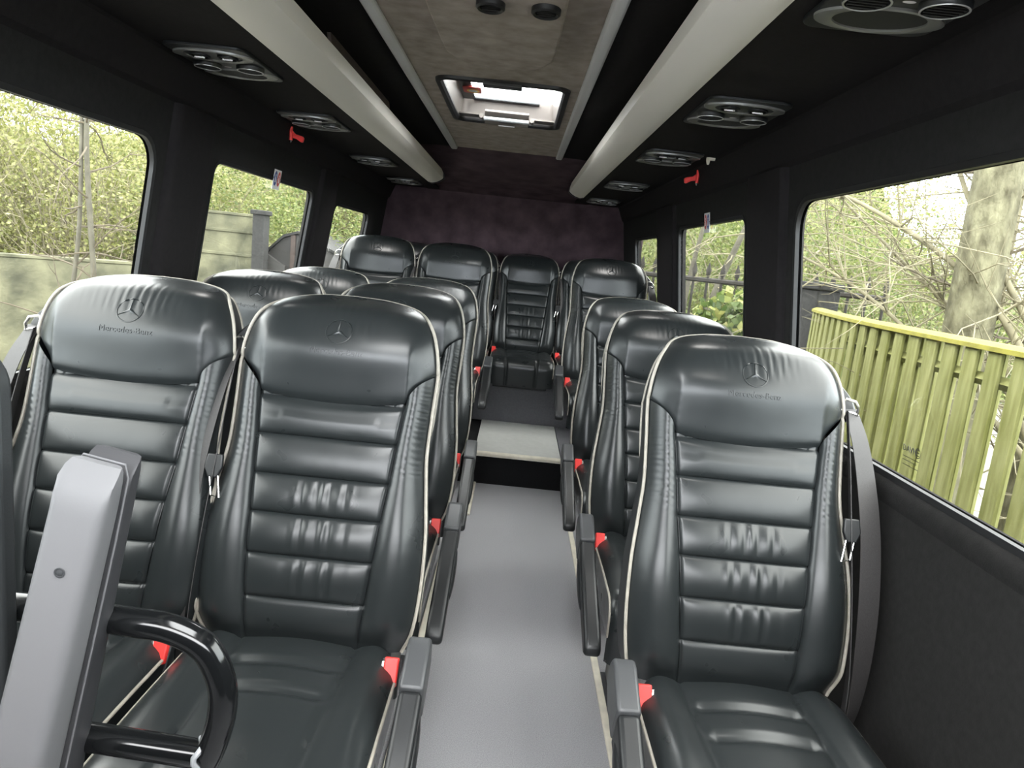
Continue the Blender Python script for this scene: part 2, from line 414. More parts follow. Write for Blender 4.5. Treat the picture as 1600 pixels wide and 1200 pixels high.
def cushion_mesh():
    nx, nd = 57, 70
    hw = .212
    out = []
    us = np.linspace(-1, 1, nx)
    ds = np.linspace(0, 1, nd)
    P = np.zeros((nd, nx, 3))
    for i, t in enumerate(ds):
        # arc down the front
        L = t*.60
        if L < .38: y, z, rl = -.0-L, .474+.010*math.sin(L/.38*math.pi*.5), 0
        else:
            a = min((L-.38)/.10, 1)*math.pi/2*1.05; y = -.38-.075*math.sin(a); z = .484-.075*(1-math.cos(a))-max(0, L-.48)*.85; rl = a
        w = hw*1.0*(1 if L > .03 else .9+.1*L/.03)
        x = us*w
        c = .118-.02*min(L/.5, 1)
        ax = np.abs(x); e = np.clip((w-ax)/.05, 0, 1); drop = -.022*(1-np.sqrt(1-(1-e)**2))
        bol = .012*np.exp(-((ax-.165)/.035)**2)*(1-sm(np.array((L-.22)/.18)))
        seam = -.006*np.exp(-((ax-c)/.006)**2)
        cr = sum(-.011*np.exp(-((L-q)/.012)**2) for q in (.085, .175))*(ax < c)*np.clip((c-ax)/.02, 0, 1)
        puff = .010*(1-sm(np.array((L-.30)/.12)))*np.clip(np.cos(ax/c*np.pi/2), 0, 1)*(ax < c)
        hh = drop+bol+seam+cr+puff
        P[i, :, 0] = x; P[i, :, 1] = y-hh*math.sin(rl); P[i, :, 2] = z+hh*math.cos(rl)
    m = MB(); m.grid(P, flip=True)
    # sides and underside
    for sg, ed in ((-1, P[:, 0]), (1, P[:, -1])):
        lo = ed.copy(); lo[:, 2] = np.minimum(.345, ed[:, 2]-.002); lo[:, 0] *= .97
        mid = (ed+lo)/2; mid[:, 0] *= 1.02
        m.grid(np.stack([ed, mid, lo], 1), flip=(sg < 0))
    pr = [P[:, 0], P[:, -1]]
    m.add([(-.2, 0, .345), (.2, 0, .345), (.2, -.42, .345), (-.2, -.42, .345)], [[0, 1, 2, 3]])
    m.add([(-.2, 0, .345), (.2, 0, .345), (.2, 0, .455), (-.2, 0, .455)], [[0, 3, 2, 1]])
    return m.mesh('cushion', LEATHER, angle=70), pr
CUSH, CEDGE = cushion_mesh()
CPIPE = None
def _cp():
    return [MB().tube([tuple(q) for q in e[6:62:2]], .0036, 8).mesh('cushion_piping', PIPE) for e in CEDGE]
CPIPE = _cp()

def add_part(name, me, parent, bevel=0):
    o = bpy.data.objects.new(name, me); COL.objects.link(o); o.parent = parent
    return o

def L3(x, s, h): return tuple(to3d(x, s, h))

def make_seat(belt, arm, legs):
    """belt = +1/-1: which side carries the belt; the buckle and armrest sit on the other side"""
    t = thing('coach_seat', None, None)
    add_part('back_shell', BM['s'], t)
    hd = add_part('headrest', BM['h'], t)
    add_part('emblem', BM['e'], hd); add_part('lettering', BM['t'], hd)
    add_part('centre_panel', BM['c'], t)
    add_part('side_bolster', BM['b1'], t); add_part('side_bolster', BM['b-1'], t)
    p = add_part('piping', BM['p'], t); p['label'] = 'cream piping'
    p = add_part('piping', BM['q'], t); p['label'] = 'cream piping along the rear edge'
    c = add_part('cushion', CUSH, t)
    for q in CPIPE: add_part('cushion_piping', q, c)['label'] = 'cream cushion piping'
    # base
    b = MB()
    b.box((0, -.2, .325), (.34, .36, .04)); b.box((0, -.38, .30), (.36, .03, .05)); b.box((0, -.03, .30), (.36, .03, .05))
    b.obj('seat_frame', PLASTIC, t, bevel=.005)
    if legs:
        for sx in (-1, 1):
            l = MB(); l.prism([(-.27, .01), (-.24, .28), (-.06, .28), (-.02, .01)], .012, lambda a, b_, c_, sx=sx: (sx*.118+c_, a, b_))
            l.box((sx*.118, -.15, .008), (.04, .27, .014))
            l.obj('leg', PLASTIC_G, t, bevel=.002)
    # shoulder guide
    g = MB()
    hump = [(.150, .715), (.200, .690), (.238, .655), (.256, .625), (.258, .598), (.236, .590), (.205, .610), (.150, .640)]
    hp = smooth_path(hump, 4, True)
    n = len(hp)
    A = np.array([to3d(belt*q[0], q[1], -.052) for q in hp]); B = np.array([to3d(belt*q[0], q[1], -.085) for q in hp])
    ctr = A.mean(0); A2 = ctr+(A-ctr)*.8+NV*.008
    g.grid(np.stack([B, A, A2], 1), closed_u=True, flip=belt < 0); g.add(A2, [list(range(n))]); g.add(B, [list(range(n))[::-1]])
    go = g.obj('belt_guide', PLASTIC, t)
    k = MB(); k.tube([L3(belt*x_, s_, h_) for x_, s_, h_ in ((.212, .622, -.03), (.222, .634, -.022), (.242, .630, -.022), (.254, .617, -.03), (.256, .604, -.04), (.248, .600, -.045))], .0036, 8)
    k.tube([L3(belt*.214, .612, -.035), L3(belt*.258, .604, -.04)], .0034, 8)
    k.obj('guide_loop', CHROME, go)
    # webbing: a broad hanging run, a narrow edge-on run, the lower stalk
    w = MB()
    acr = lambda yaw: (math.cos(yaw)*1.0, math.sin(yaw)*1.0, 0)
    path = [(.240, .615, -.040), (.252, .54, -.016), (.262, .44, -.002), (.268, .33, .006), (.268, .20, .004), (.264, .08, -.008), (.256, -.02, -.025), (.246, -.09, -.05)]
    yaws = [.5, .35, .2, .12, .1, .3, .6, .8]
    pp = smooth_path([tuple(L3(belt*a, b_, c_))+(yw*belt,) for (a, b_, c_), yw in zip(path, yaws)], 7)
    w.ribbon([(q[:3], acr(q[3])) for q in pp], .046)
    path2 = [(.232, .612, -.036), (.230, .50, -.018), (.231, .36, -.008), (.236, .2, -.008), (.240, .05, -.02), (.240, -.06, -.045)]
    pp = smooth_path([L3(belt*a, b_, c_) for a, b_, c_ in path2], 7)
    w.ribbon([(q, (math.cos(1.25), belt*math.sin(1.25), 0)) for q in pp], .046)
    wo = w.obj('belt_webbing', BELT, t)
    tg = MB()
    c0 = np.array(L3(belt*.226, .345, .006))
    tg.prism([(-.016, .028), (.016, .028), (.020, .0), (.010, -.022), (-.010, -.022), (-.018, .0)], .010, lambda a, b_, c_: tuple(c0+np.array([a*belt, 0, 0])+SV*b_+NV*c_))
    to_ = tg.obj('belt_tongue', PLASTIC, wo, bevel=.003)
    bl = MB(); q0 = [(-.011, -.018), (.007, -.014), (-.003, -.058), (-.021, -.062)]
    bl.tube([tuple(c0+np.array([a*belt, 0, 0])+SV*b_+NV*.002) for a, b_ in q0], .0026, 8, closed=True)
    bl.obj('tongue_blade', CHROME, wo)
    # buckle
    R = Matrix.Rotation(-.5, 3, 'X')
    bu = MB(); bx = -belt*.200
    bu.box((bx, -.055, .452), (.036, .022, .075), R)
    bo = bu.obj('buckle', PLASTIC, t, bevel=.004)
    rb = MB(); rb.box((bx-belt*.002, -.066, .472), (.028, .016, .054), R); r_ = rb.obj('buckle_button', RED, bo, bevel=.003); r_['label'] = 'red release button'
    sl = MB(); sl.box((bx+belt*.0145, -.0665, .468), (.005, .014, .046), R); sl.obj('buckle_frame', CHROME, bo, bevel=.001)
    if arm:
        ax = -belt*.257
        O = np.array([ax, -.075, .545]); D = np.array([0, -math.cos(.345), -math.sin(.345)]); N = np.array([0, -math.sin(.345), math.cos(.345)])
        f = lambda a, b_, c_: tuple(O+D*a+N*b_+np.array([c_, 0, 0]))
        pa = MB(); pa.prism([(.118, .022), (.19, .014), (.44, .004), (.468, -.010), (.474, -.030), (.455, -.045), (.25, -.055), (.118, -.060)], .042, f)
        po = pa.obj('armrest', PLASTIC, t, bevel=.010, segs=4)
        hc = MB(); hc.prism([(0, -.045), (-.004, .0), (.006, .026), (.03, .034), (.120, .026), (.120, -.058), (.05, -.062)], .044, f)
        ho = hc.obj('hinge_cover', PLASTIC_G, po, bevel=.007); ho['label'] = 'dark grey hinge cover'
        ov = MB()
        P = []
        for k_ in range(28):
            a = 2*math.pi*k_/28
            P.append([f(.235+.095*r*math.cos(a), -.030+.026*r*math.sin(a), -belt*(.0200+.008*(1-r*r)**.5)) for r in (.02, .5, .8, .95, 1)])
        ov.grid(np.array(P), closed_u=True); ov.obj('pivot_cover', PLASTIC, po)
    return t

SEATS = []
proto = {}
def place_seat(key, x, y, z, label, group):
    belt, arm, legs = key
    if key not in proto:
        o = make_seat(*key); proto[key] = o
    else: o = copy_tree(proto[key])
    o.location = (x, y, z)
    tag(o, label, 'seat', group)
    SEATS.append(o)
G1 = 'reclining leather coach seats'
xR, xL, xO = .531, -.370, -.820
P_R, P_L, P_O, P_B = (1, True, True), (-1, True, True), (-1, False, True), (1, False, False)
place_seat(P_L, xL, 1.318, 0, 'black leather aisle seat of the front left pair, behind the bent black handrail', G1)
place_seat(P_R, xR, 1.312, 0, 'nearest single black leather seat right of the aisle, beside the mossy fence', G1)
place_seat(P_O, xO, 1.318, 0, 'black leather window seat of the front left pair, behind the grey padded post', G1)
place_seat(P_L, xL, 2.065, 0, 'black leather aisle seat of the second left pair, directly behind the front left aisle seat', G1)
place_seat(P_O, xO, 2.065, 0, 'black leather window seat of the second left pair, only its rounded top showing', G1)
place_seat(P_L, xL, 2.783, 0, 'third black leather aisle seat left of the aisle, a sliver before the raised row', G1)
place_seat(P_O, xO, 2.783, 0, 'third black leather window seat on the left, a small top below the raised pair', G1)
place_seat(P_L, xL, 3.943, .173, 'black leather aisle seat of the raised left pair with a bright shine on its headrest', G1)
place_seat(P_O, xO, 3.943, .173, 'black leather window seat of the raised left pair, right beside the small rear left window', G1)
place_seat(P_R, xR, 2.081, 0, 'black leather single seat second from the front on the right side of the aisle', G1)
place_seat(P_R, xR, 2.879, 0, 'black leather single seat third from the front on the right side of the aisle', G1)
place_seat(P_R, xR, 3.879, .173, 'black leather single seat on the raised floor, beside the small rear right window', G1)
place_seat(P_B, .085, 5.003, .161, 'black leather middle seat of the rear row, facing straight down the aisle above the step', G1)
place_seat(P_B, .535, 5.003, .161, 'black leather right-hand seat of the rear row, half hidden behind the raised single seat', G1)
place_seat(P_B, -.365, 5.003, .161, 'black leather rear row seat hidden behind the raised left aisle seat', G1)
place_seat(P_B, -.815, 5.003, .161, 'black leather rear row seat peeping between the two headrests of the raised left pair', G1)

# ------------------------------------------------------------------ shell of the bus
def wall_x(side, z, out=0):        # z in metres above the aisle floor
    zr = z-EYE
    if side < 0: return -1.126+.14*(zr+.38)-out if zr > -.38 else -1.126-out
    return .85-.14*(zr+.38)+out if zr > -.38 else .85+out

def rrect(y0, y1, z0, z1, r, n=7, tilt=(0, 0)):
    pts = []
    for cy, cz, a0 in ((y1-r, z1-r, 0), (y0+r, z1-r, 90), (y0+r, z0+r, 180), (y1-r, z0+r, 270)):
        for k in range(n):
            a = math.radians(a0+90*k/(n-1)); pts.append((cy+r*math.cos(a), cz+r*math.sin(a)))
    return pts
WZ = .905
WINS = {-1: [(.35, 2.055, WZ, 1.518, .09), (2.43, 3.575, WZ, 1.508, .05), (4.0, 4.90, WZ, 1.480, .06)],
        1: [(.35, 2.065, WZ, 1.530, .09), (2.51, 3.56, WZ, 1.512, .05), (4.09, 4.885, WZ, 1.490, .05)]}
wn = 0
CRZ = EYE+.335; TOPZ = EYE+.44
for side, nm in ((-1, 'left'), (1, 'right')):
    m = MB()
    holes = [rrect(*w) for w in WINS[side]]
    holes_in = holes
    for out, flip in ((0, False), (.05, True)):
        holes = holes_in if out == 0 else [rrect(w[0]-.04, w[1]+.06, w[2]-.04, w[3]+.04, w[4]+.04) for w in WINS[side]]
        zt = CRZ
        loops = [[(Y0, -.02), (YR, -.02), (YR, zt), (Y0, zt)]]+holes
        # lower part is vertical, upper part leans: split at the sill line
        allp = [p for lp in loops for p in lp]
        # lower band
        m.add([(wall_x(side, 0, out), y, z) for y, z in ((Y0, -.02), (YR, -.02), (YR, .89), (Y0, .89))], [[0, 1, 2, 3]])
        up = [[(Y0, .89), (YR, .89), (YR, zt), (Y0, zt)]]+holes
        flat = [p for lp in up for p in lp]
        tris = tessellate_polygon([[Vector((a, b, 0)) for a, b in lp] for lp in up])
        m.add([(wall_x(side, b, out), a, b) for a, b in flat], [list(t) for t in tris])
    for h, g_ in zip(holes_in, holes):
        P = np.array([[(wall_x(side, b, 0), a, b), (wall_x(side, d, .05), c, d)] for (a, b), (c, d) in zip(h, g_)])
        m.grid(P, closed_u=True)
    # upper lining between window header and rack
    hx = lambda h: XC+side*h
    P = np.array([[(wall_x(side, CRZ), y, CRZ) , (hx(.884), y, CRZ+.004), (hx(.874), y, CRZ+.012), (hx(.838), y, TOPZ-.006), (hx(.83), y, TOPZ), (hx(.80), y, TOPZ+.08), (hx(.6), y, EYE+.585)] for y in (Y0, 1, 2, 3, 4, YR)])
    m.cur = 1; m.grid(P)
    o = m.obj('wall_'+nm, [FABRIC_G, FABRIC], smooth=True, angle=25); struct(o)
    # window units: pane, rubber surround
    for w in WINS[side]:
        wn += 1
        h = rrect(*w); h2 = rrect(w[0]-.008, w[1]+.008, w[2]-.008, w[3]+.008, w[4]+.008)
        t = struct(thing('window_%d' % wn, None, None))
        g = MB()
        for out in (.011, .015): 
            g.add([(wall_x(side, b, out), a, b) for a, b in h2], [list(range(len(h2)))])
        g.grid(np.array([[(wall_x(side, b, .011), a, b), (wall_x(side, b, .015), a, b)] for a, b in h2]), closed_u=True)
        g.obj('pane', GLASS, t, smooth=False)
        if side == 1 and w[0] < 1:
            pane = [q for q in bpy.data.objects if q.parent is t][0]
            cu = bpy.data.curves.new('tmp', 'FONT'); cu.body = 'DAVN'; cu.size = .019; cu.extrude = .0003; cu.resolution_u = 2
            to = bpy.data.objects.new('tmp', cu); COL.objects.link(to); bpy.context.view_layer.update()
            tm = to.evaluated_get(bpy.context.evaluated_depsgraph_get()).to_mesh()
            gx = lambda a, b, c: (wall_x(1, .975+b, .0095)+c, 1.455-a, .975+b)
            gm = MB().add([gx(v.co.x, v.co.y, v.co.z) for v in tm.vertices], [list(p.vertices) for p in tm.polygons])
            bpy.data.objects.remove(to); bpy.data.curves.remove(cu)
            for k_ in range(20):
                a0, a1 = 2*math.pi*k_/20, 2*math.pi*(k_+1)/20
                gm.add([gx(.057+r*math.cos(q), .006+r*1.1*math.sin(q), 0) for r, q in ((.010, a0), (.010, a1), (.0085, a1), (.0085, a0))], [[0, 1, 2, 3]])
            for bb in (.0, .006, .012): gm.add([gx(.052+u, bb+v, 0) for u, v in ((0, 0), (.010, 0), (.010, .0018), (0, .0018))], [[0, 1, 2, 3]])
            for bb, ln in ((-.012, .06), (-.020, .052), (-.030, .06)): gm.add([gx(.002+u, bb+v, 0) for u, v in ((0, 0), (ln, 0), (ln, .0014), (0, .0014))], [[0, 1, 2, 3]])
            gm.obj('etched_mark', RUBBER, pane, smooth=False)
        f = MB()
        h = rrect(w[0]-.005, w[1]+.005, w[2]-.005, w[3]+.005, w[4]+.005)
        hi = rrect(w[0]+.008, w[1]-.008, w[2]+.008, w[3]-.008, max(w[4]-.008, .01))
        Pf = np.array([[(wall_x(side, b, -.0005), a, b), (wall_x(side, b, -.003), a, b), (wall_x(side, d, -.002), c, d), (wall_x(side, d, .010), c, d)] for (a, b), (c, d) in zip(h, hi)])
        f.grid(Pf, closed_u=True)
        f.grid(np.array([[(wall_x(side, b, .018), a, b), (wall_x(side, d, .018), c, d)] for (a, b), (c, d) in zip(rrect(w[0]-.03, w[1]+.03, w[2]-.03, w[3]+.03, w[4]+.03), hi)]), closed_u=True)
        f.obj('rubber_seal', RUBBER, t)
    # pillar covers between the windows
    ws = WINS[side]
    for a, b in ((ws[0][1]+.055, ws[1][0]-.055), (ws[1][1]+.055, ws[2][0]-.055)):
        pm = MB()
        prof = smooth_path([(a, -.002), (a+.012, .014), (a+.05, .022), (b-.05, .022), (b-.012, .014), (b, -.002)], 4)
        zs = [.86, 1.1, 1.3, 1.5, CRZ]
        pm.grid(np.array([[(wall_x(side, z, -p[1]), p[0], z) for z in zs] for p in prof]))
        wn_ = 'trim_%d' % (10+len([o for o in bpy.data.objects if o.name.startswith('trim_')]))
        struct(pm.obj(wn_, FABRIC))
    # capping along the sill
    sm_ = MB()
    sm_.grid(np.array([[(wall_x(side, .905, .05), y, .902), (wall_x(side, .9, 0), y, .902), (wall_x(side, .89, -.008), y, .893), (wall_x(side, .87, -.010), y, .872), (wall_x(side, .84, 0), y, .845)] for y in (Y0, 1.5, 3, YR)]))
    struct(sm_.obj('trim_%d' % (4 if side < 0 else 5), FABRIC_G))

# rear wall with the sloping header
m = MB()
m.box((XC, YR+.03, .95), (2.1, .06, 2.0))
struct(m.obj('wall_rear', FABRIC_P))
m = MB()
m.grid(np.array([[(x, 4.30, EYE+.600), (x, 4.32, EYE+.592), (x, 4.9, EYE+.50), (x, YR-.05, EYE+.452), (x, YR-.03, EYE+.440), (x, YR, EYE+.435)] for x in np.linspace(XC-.60, XC+.60, 9)]))
struct(m.obj('ceiling_rear', FABRIC_P))
# ceiling centre with the hatch opening
HX0, HX1, HY0, HY1 = -.352, .108, 2.62, 3.40
def rr2(x0, x1, y0, y1, r, n=8): return rrect(x0, x1, y0, y1, r, n)
hole = rr2(HX0, HX1, HY0, HY1, .05)
outer = [(XC-.31, Y0), (XC+.31, Y0), (XC+.31, 4.31), (XC-.31, 4.31)]
hole2 = rr2(XC-.28, XC+.28, -.15, .86, .05)  # opening for the added, unseen skylight
tris = tessellate_polygon([[Vector((a, b, 0)) for a, b in lp] for lp in (outer, hole, hole2)])
m = MB()
CZ = EYE+.60
for z in (CZ, CZ+.06): m.add([(a, b, z) for a, b in outer+hole+hole2], [list(t) for t in tris])
for hh in (hole, hole2): m.grid(np.array([[(a, b, CZ), (a, b, CZ+.06)] for a, b in hh]), closed_u=True)
struct(m.obj('ceiling', SUEDE, smooth=False))
for side, nm in ((-1, 'left'), (1, 'right')):
    m = MB()
    m.grid(np.array([[(XC+side*.30, y, CZ+.002), (XC+side*.42, y, CZ+.0), (XC+side*.60, y, CZ-.012), (XC+side*.78, y, CZ-.06), (XC+side*.84, y, CZ-.15)] for y in (Y0, 1, 2, 3, 4, YR)]))
    struct(m.obj('ceiling_'+nm, FABRIC))
    s_ = MB(); xs = XC+side*.310
    prof = [(-.020, .002), (-.019, -.008), (-.012, -.013), (.012, -.013), (.019, -.008), (.020, .002)]
    s_.prism(prof, 4.32-Y0, lambda a, b, c, xs=xs: (xs+a, (4.32+Y0)/2+c, CZ+b))
    struct(s_.obj('trim_%d' % (1 if side < 0 else 2), STRIPM, bevel=.002))

m = MB(); m.box((XC, .36, CZ+.07), (.60, 1.05, .008)); m.obj('roof_panel', CLEARP, struct(thing('window_7', None, None)), smooth=False)  # unseen clear hatch added ahead of the view for overhead light
m = MB(); m.box((XC, Y0-.02, .65), (2.1, .04, 1.34)); m.box((XC, Y0-.02, 1.86), (1.7, .04, .10)); struct(m.obj('wall_front', FABRIC_G))  # unseen wall added behind the camera to cut low front light
# floor, step, raised floor
m = MB(); m.box((XC, (Y0-.6+3.88)/2, -.02), (2.1, 3.88-Y0+.6, .04)); struct(m.obj('floor', FLOORM))
m = MB(); m.box((XC, (3.875+YR)/2, .08), (2.0, YR-3.875, .16)); struct(m.obj('floor_raised', CARPET))
m = MB(); m.box((.105, (3.88+4.72)/2, .1675), (.50, 4.72-3.88, .016)); struct(m.obj('floor_tread', TREADM, bevel=.002))
for x_ in (-.52, .64):
    w_ = .75 if x_ < 0 else .57
    m = MB(); m.box((XC-.62 if x_ < 0 else .60, 4.30, .166), (.78 if x_ < 0 else .48, .84, .013)); struct(m.obj('floor_side', RISERM))
m = MB(); m.box((XC, (4.72+YR)/2, .325), (2.0, YR-4.72, .31)); struct(m.obj('floor_rear_box', RISERM, bevel=.006))
m = MB(); m.prism([(-.012, -.012), (.03, -.012), (.03, .0085), (-.006, .0085), (-.012, .004)], .50, lambda a, b, c: (.105+c, 3.875+a, .176+b)); struct(m.obj('trim_3', NOSEM, bevel=.002))
# cream edge strips on the floor beside the seats
for k, (xa, ya, xb, yb) in enumerate(((.383, 1.35, .383, 3.86), (-.20, 1.35, -.20, 3.1), (-.128, 3.35, -.128, 3.86))):
    m = MB(); m.box(((xa+xb)/2, (ya+yb)/2, .006), (.022, yb-ya, .012)); struct(m.obj('trim_%d' % (6+k), NOSEM, bevel=.003))

# ------------------------------------------------------------------ overhead racks
RZ = EYE+.44
def make_rack(side):
    t = thing('luggage_rack', None, 'luggage rack', (XC, 0, RZ))
    f = lambda h: side*h
    u = MB()
    u.prism([(.505, .0), (.838, .0), (.838, .02), (.505, .012)], YR-Y0-.02, lambda a, b, c: (f(a), (YR+Y0)/2+c, b)); u.obj('underside_panel', FABRIC, t)
    prof = [(.528, .001), (.523, -.003), (.512, -.003), (.510, -.006), (.498, -.0065), (.470, .000), (.446, .012), (.430, .024), (.425, .030), (.425, .036), (.427, .060), (.429, .078), (.434, .082), (.440, .080), (.440, .034), (.50, .008), (.528, .006)]
    y1 = 4.88
    r = MB(); r.prism(prof, y1-Y0, lambda a, b, c: (f(a), (y1+Y0)/2+c, b)); r.obj('front_rail', RAILM, t, smooth=True, angle=28)
    e = MB(); e.prism([(a-.004 if a < .45 else a, b-.003) for a, b in prof[:14]]+[(.528, .06)], .05, lambda a, b, c: (f(a), y1+.026+c, b)); e.obj('end_cap', RUBBER, t, bevel=.006)
    if side < 0:
        d = MB(); d.prism([(.452, .03), (.462, .03), (.478, .138), (.466, .138)], .92, lambda a, b, c: (f(a), 2.62+c, b)); d.obj('side_board', BROWN, t)
    return t
rl = make_rack(-1); rr_ = make_rack(1)
rl['label'] = 'overhead luggage rack with pale rounded rail above the left double seats'; rr_['label'] = 'overhead luggage rack with pale rounded rail above the right single seats'
rl['group'] = rr_['group'] = 'overhead racks'

# service units under the racks
def make_unit():
    t = thing('service_unit', None, None)
    R = Matrix.Rotation(math.pi, 3, 'X')          # faces down
    pl = MB(); q = rrect(-.105, .105, -.165, .165, .03, 5); pl.prism(q, .008, lambda a, b, c: (a, b, c-.002)); pl.obj('base_plate', PLASTIC, t, bevel=.002)
    for nm, y, gm in (('speaker', .096, GRILLE), ('reading_lamp', -.090, PLASTIC)):
        s_ = MB(); s_.ring((0, y, -.005), (.103, .054), (.074, .047), .007, off=(0, .002), R=R); so = s_.obj(nm, TRIMG, t); so['label'] = 'silver oval '+('speaker ring' if nm == 'speaker' else 'reading lamp surround')
        g_ = MB(); g_.disc((0, y-.002, -.006), (.076, .049), .001, dome=.002, R=R); g_.obj('grille' if nm == 'speaker' else 'lamp_panel', gm, so)
        if nm == 'reading_lamp':
            for sx in (-.036, .036):
                l = MB(); l.ring((sx, y+.004, -.008), (.026, .026), (.021, .021), .005, n=24, R=R); lo = l.obj('lamp', PLASTIC, so)
                l = MB(); l.prism([(-.014, -.002), (-.009, -.007), (-.008, -.0035), (.008, -.0035), (.009, -.007), (.014, -.002), (.009, .003), (.008, .0), (-.008, .0), (-.009, .003)], .003, lambda a, b, c, sx=sx: (sx+a, y+b+.004, -.0145+c)); l.obj('lamp_lens', LAMPW, so)  # white arrow shape standing in for a reflection in the lamp
    for sx in (-.058, .058):
        v = MB(); v.ring((sx, .012, -.004), (.037, .034), (.0315, .029), .013, n=32, R=R); vo = v.obj('air_vent', PLASTIC, t)
        v = MB(); v.ring((sx, .012, -.0165), (.0352, .0322), (.0322, .0296), .0015, n=32, R=R); v.obj('vent_rim', RIMS, vo)['label'] = 'thin silver rim'
        c_ = MB()
        c_.disc((sx, .012, -.006), (.033, .030), 0.0, n=24, R=R)
        for k in (-2, -1, 0, 1, 2): c_.box((sx, .012+k*.010, -.011), (.056*math.sqrt(max(.1, 1-(k*.010/.032)**2)), .0025, .012))
        c_.obj('vent_louvre', PLASTIC, vo)
    b = MB(); b.disc((0, .004, -.006), (.010, .005), .006, n=16, R=R); b.obj('button', LAMPW, t)
    return t
up = None; lamp_spots = []
ulabels = {-1: ['first silver and black overhead service unit on the left rack, nearest the camera', 'second overhead service unit on the left rack, just above the red hammer',
                'third overhead service unit along the left rack, past the red hammer', 'small farthest overhead service unit on the left rack by the rail end'],
           1: ['large overhead service unit cut off by the top edge above the right window', 'second overhead service unit on the right rack, above the second right window',
               'third overhead service unit on the right rack, beside the cream knob', 'fourth overhead service unit on the right rack, beyond the red hammer', 'small farthest overhead service unit on the right rack by the rail end']}
for side, ys, x in ((-1, (2.02, 2.855, 3.98, 5.0), -.840), (1, (1.12, 1.99, 2.84, 3.93, 4.98), .532)):
    for k, y in enumerate(ys):
        o = up if up is None else None
        if up is None: up = make_unit(); o = up
        else: o = copy_tree(up)
        o.location = (x, y, RZ-.002)
        lamp_spots.append((x, y))
        tag(o, ulabels[side][k], 'air vent unit', 'overhead service units')

# ------------------------------------------------------------------ ceiling pod, roof hatch
t = thing('ceiling_pod', 'brown-grey suede ceiling pod with rounded front edge ahead of the roof hatch', 'ceiling pod', (-.113, 0, CZ))
m = MB()
half = smooth_path([(.10, .90), (.150, .93), (.166, 1.0), (.164, 1.6), (.155, 2.06), (.142, 2.15), (.10, 2.225), (0, 2.262)], 6)
out = half+[np.array((-p[0], p[1])) for p in half[-2::-1]]
lay = [(1.0, -.008, 0), (1.012, -.022, .0), (1.0, -.043, .0), (.985, -.051, 0), (.96, -.054, 0)]
P = np.array([[(p[0]*a, p[1]+(a-1)*.6, z) for a, z, _ in lay] for p in out])
m.grid(P); m.add(P[:, -1], [list(range(len(out)))])
m.obj('pod_cover', SUEDE, t)
m = MB(); m.grid(np.array([[(p[0]*a, p[1]+(a-1)*.6, z) for a, z in ((1.02, .001), (1.02, -.007), (.9, -.009))] for p in out])); m.obj('gasket', RUBBER, t)  # black ring put in as the shadow gap between pod and ceiling
for x in (-.008, .116):
    v = MB(); R = Matrix.Rotation(math.pi, 3, 'X')
    v.ring((x, 1.685, -.054), (.033, .036), (.024, .026), .014, n=30, R=R); vo = v.obj('air_vent', RUBBER, t)
    c = MB(); c.disc((x, 1.685, -.056), (.025, .027), 0, n=20, R=R)
    for k in (-1, 0, 1): c.box((x, 1.685+k*.014, -.060), (.040, .003, .010))
    c.obj('vent_louvre', RUBBER, vo)

t = thing('roof_hatch', 'roof hatch with black frame and bright white panel in the ceiling', 'roof hatch', (0, 0, CZ))
f = MB()
ring = lambda d, z: [(a, b, z) for a, b in rr2(HX0-d, HX1+d, HY0-d, HY1+d, max(.05+d, .01))]
f.grid(np.array(list(zip(ring(.014, .0), ring(.012, -.010), ring(-.006, -.012), ring(-.014, -.004), ring(-.016, .02)))), closed_u=True); f.obj('frame', RUBBER, t)
rv = MB(); rv.grid(np.array(list(zip(ring(-.014, .0), ring(-.020, .03), ring(-.028, .095)))), closed_u=True); rv.obj('reveal', BRUSH, t)
gl = MB()
x0, x1, y0, y1 = HX0+.02, HX1-.02, HY0+.02, HY1-.02
gl.box(((x0+x1)/2, (y0+y1)/2, .10), (x1-x0, y1-y0, .008)); gl.obj('roof_panel', ACRYLIC, t, smooth=False)
d = MB(); d.box((-.148, 2.99, .085), (.25, .10, .010)); d.box((-.298, 3.05, .085), (.055, .62, .010)); d.box((-.13, y1-.02, .085), (.30, .05, .010)); d.obj('hatch_brace', PLASTIC_G, t, bevel=.003)
lb = MB(); lb.box((-.122, HY1-.045, .012), (.20, .085, .012), Matrix.Rotation(-.5, 3, 'X')); lo = lb.obj('latch_plate', BRUSH, t, bevel=.003)
l2 = MB(); l2.tube([(-.222, HY1-.085, -.004), (-.022, HY1-.085, -.004)], .009, 12); l2.obj('latch_bar', STEEL, lo)
l3 = MB(); l3.prism(rrect(-.155, -.088, HY1-.065, HY1-.03, .01, 4), .014, lambda a, b, c: (a, b, -.000+c)); l3.obj('handle_slot', RUBBER, lo)
l4 = MB(); l4.box((-.122, HY1+.004, -.014), (.075, .010, .004)); l4.obj('label_strip', LAMPW, lo)
for x in (-.235, -.008):
    h = MB(); h.tube([(x, HY1-.09, .004), (x, HY1-.05, .004)], .008, 10); h.box((x, HY1-.05, .01), (.02, .03, .02)); h.obj('hinge', BRUSH, t)
for x in (HX0+.06, HX1-.06):
    fl = MB(); fl.box((x, HY1-.045, .012), (.09, .08, .006)); fl.obj('side_flap', BRUSH, t)
hp = MB(); hp.prism([(-.19, -.008), (-.052, -.008), (-.052, .006), (-.19, .006)], .05, lambda a, b, c: (a, HY0+.0+c, b-.014)); hp.obj('front_handle', PLASTIC_G, t, bevel=.003)
st = thing('sticker', 'red and yellow warning sticker on the left side of the roof hatch', 'sticker', (-.272, 3.15, CZ+.075))
m = MB(); m.prism(rrect(-.038, .040, -.055, .055, .012, 4), .002); m.obj('sticker_face', REDP, st)
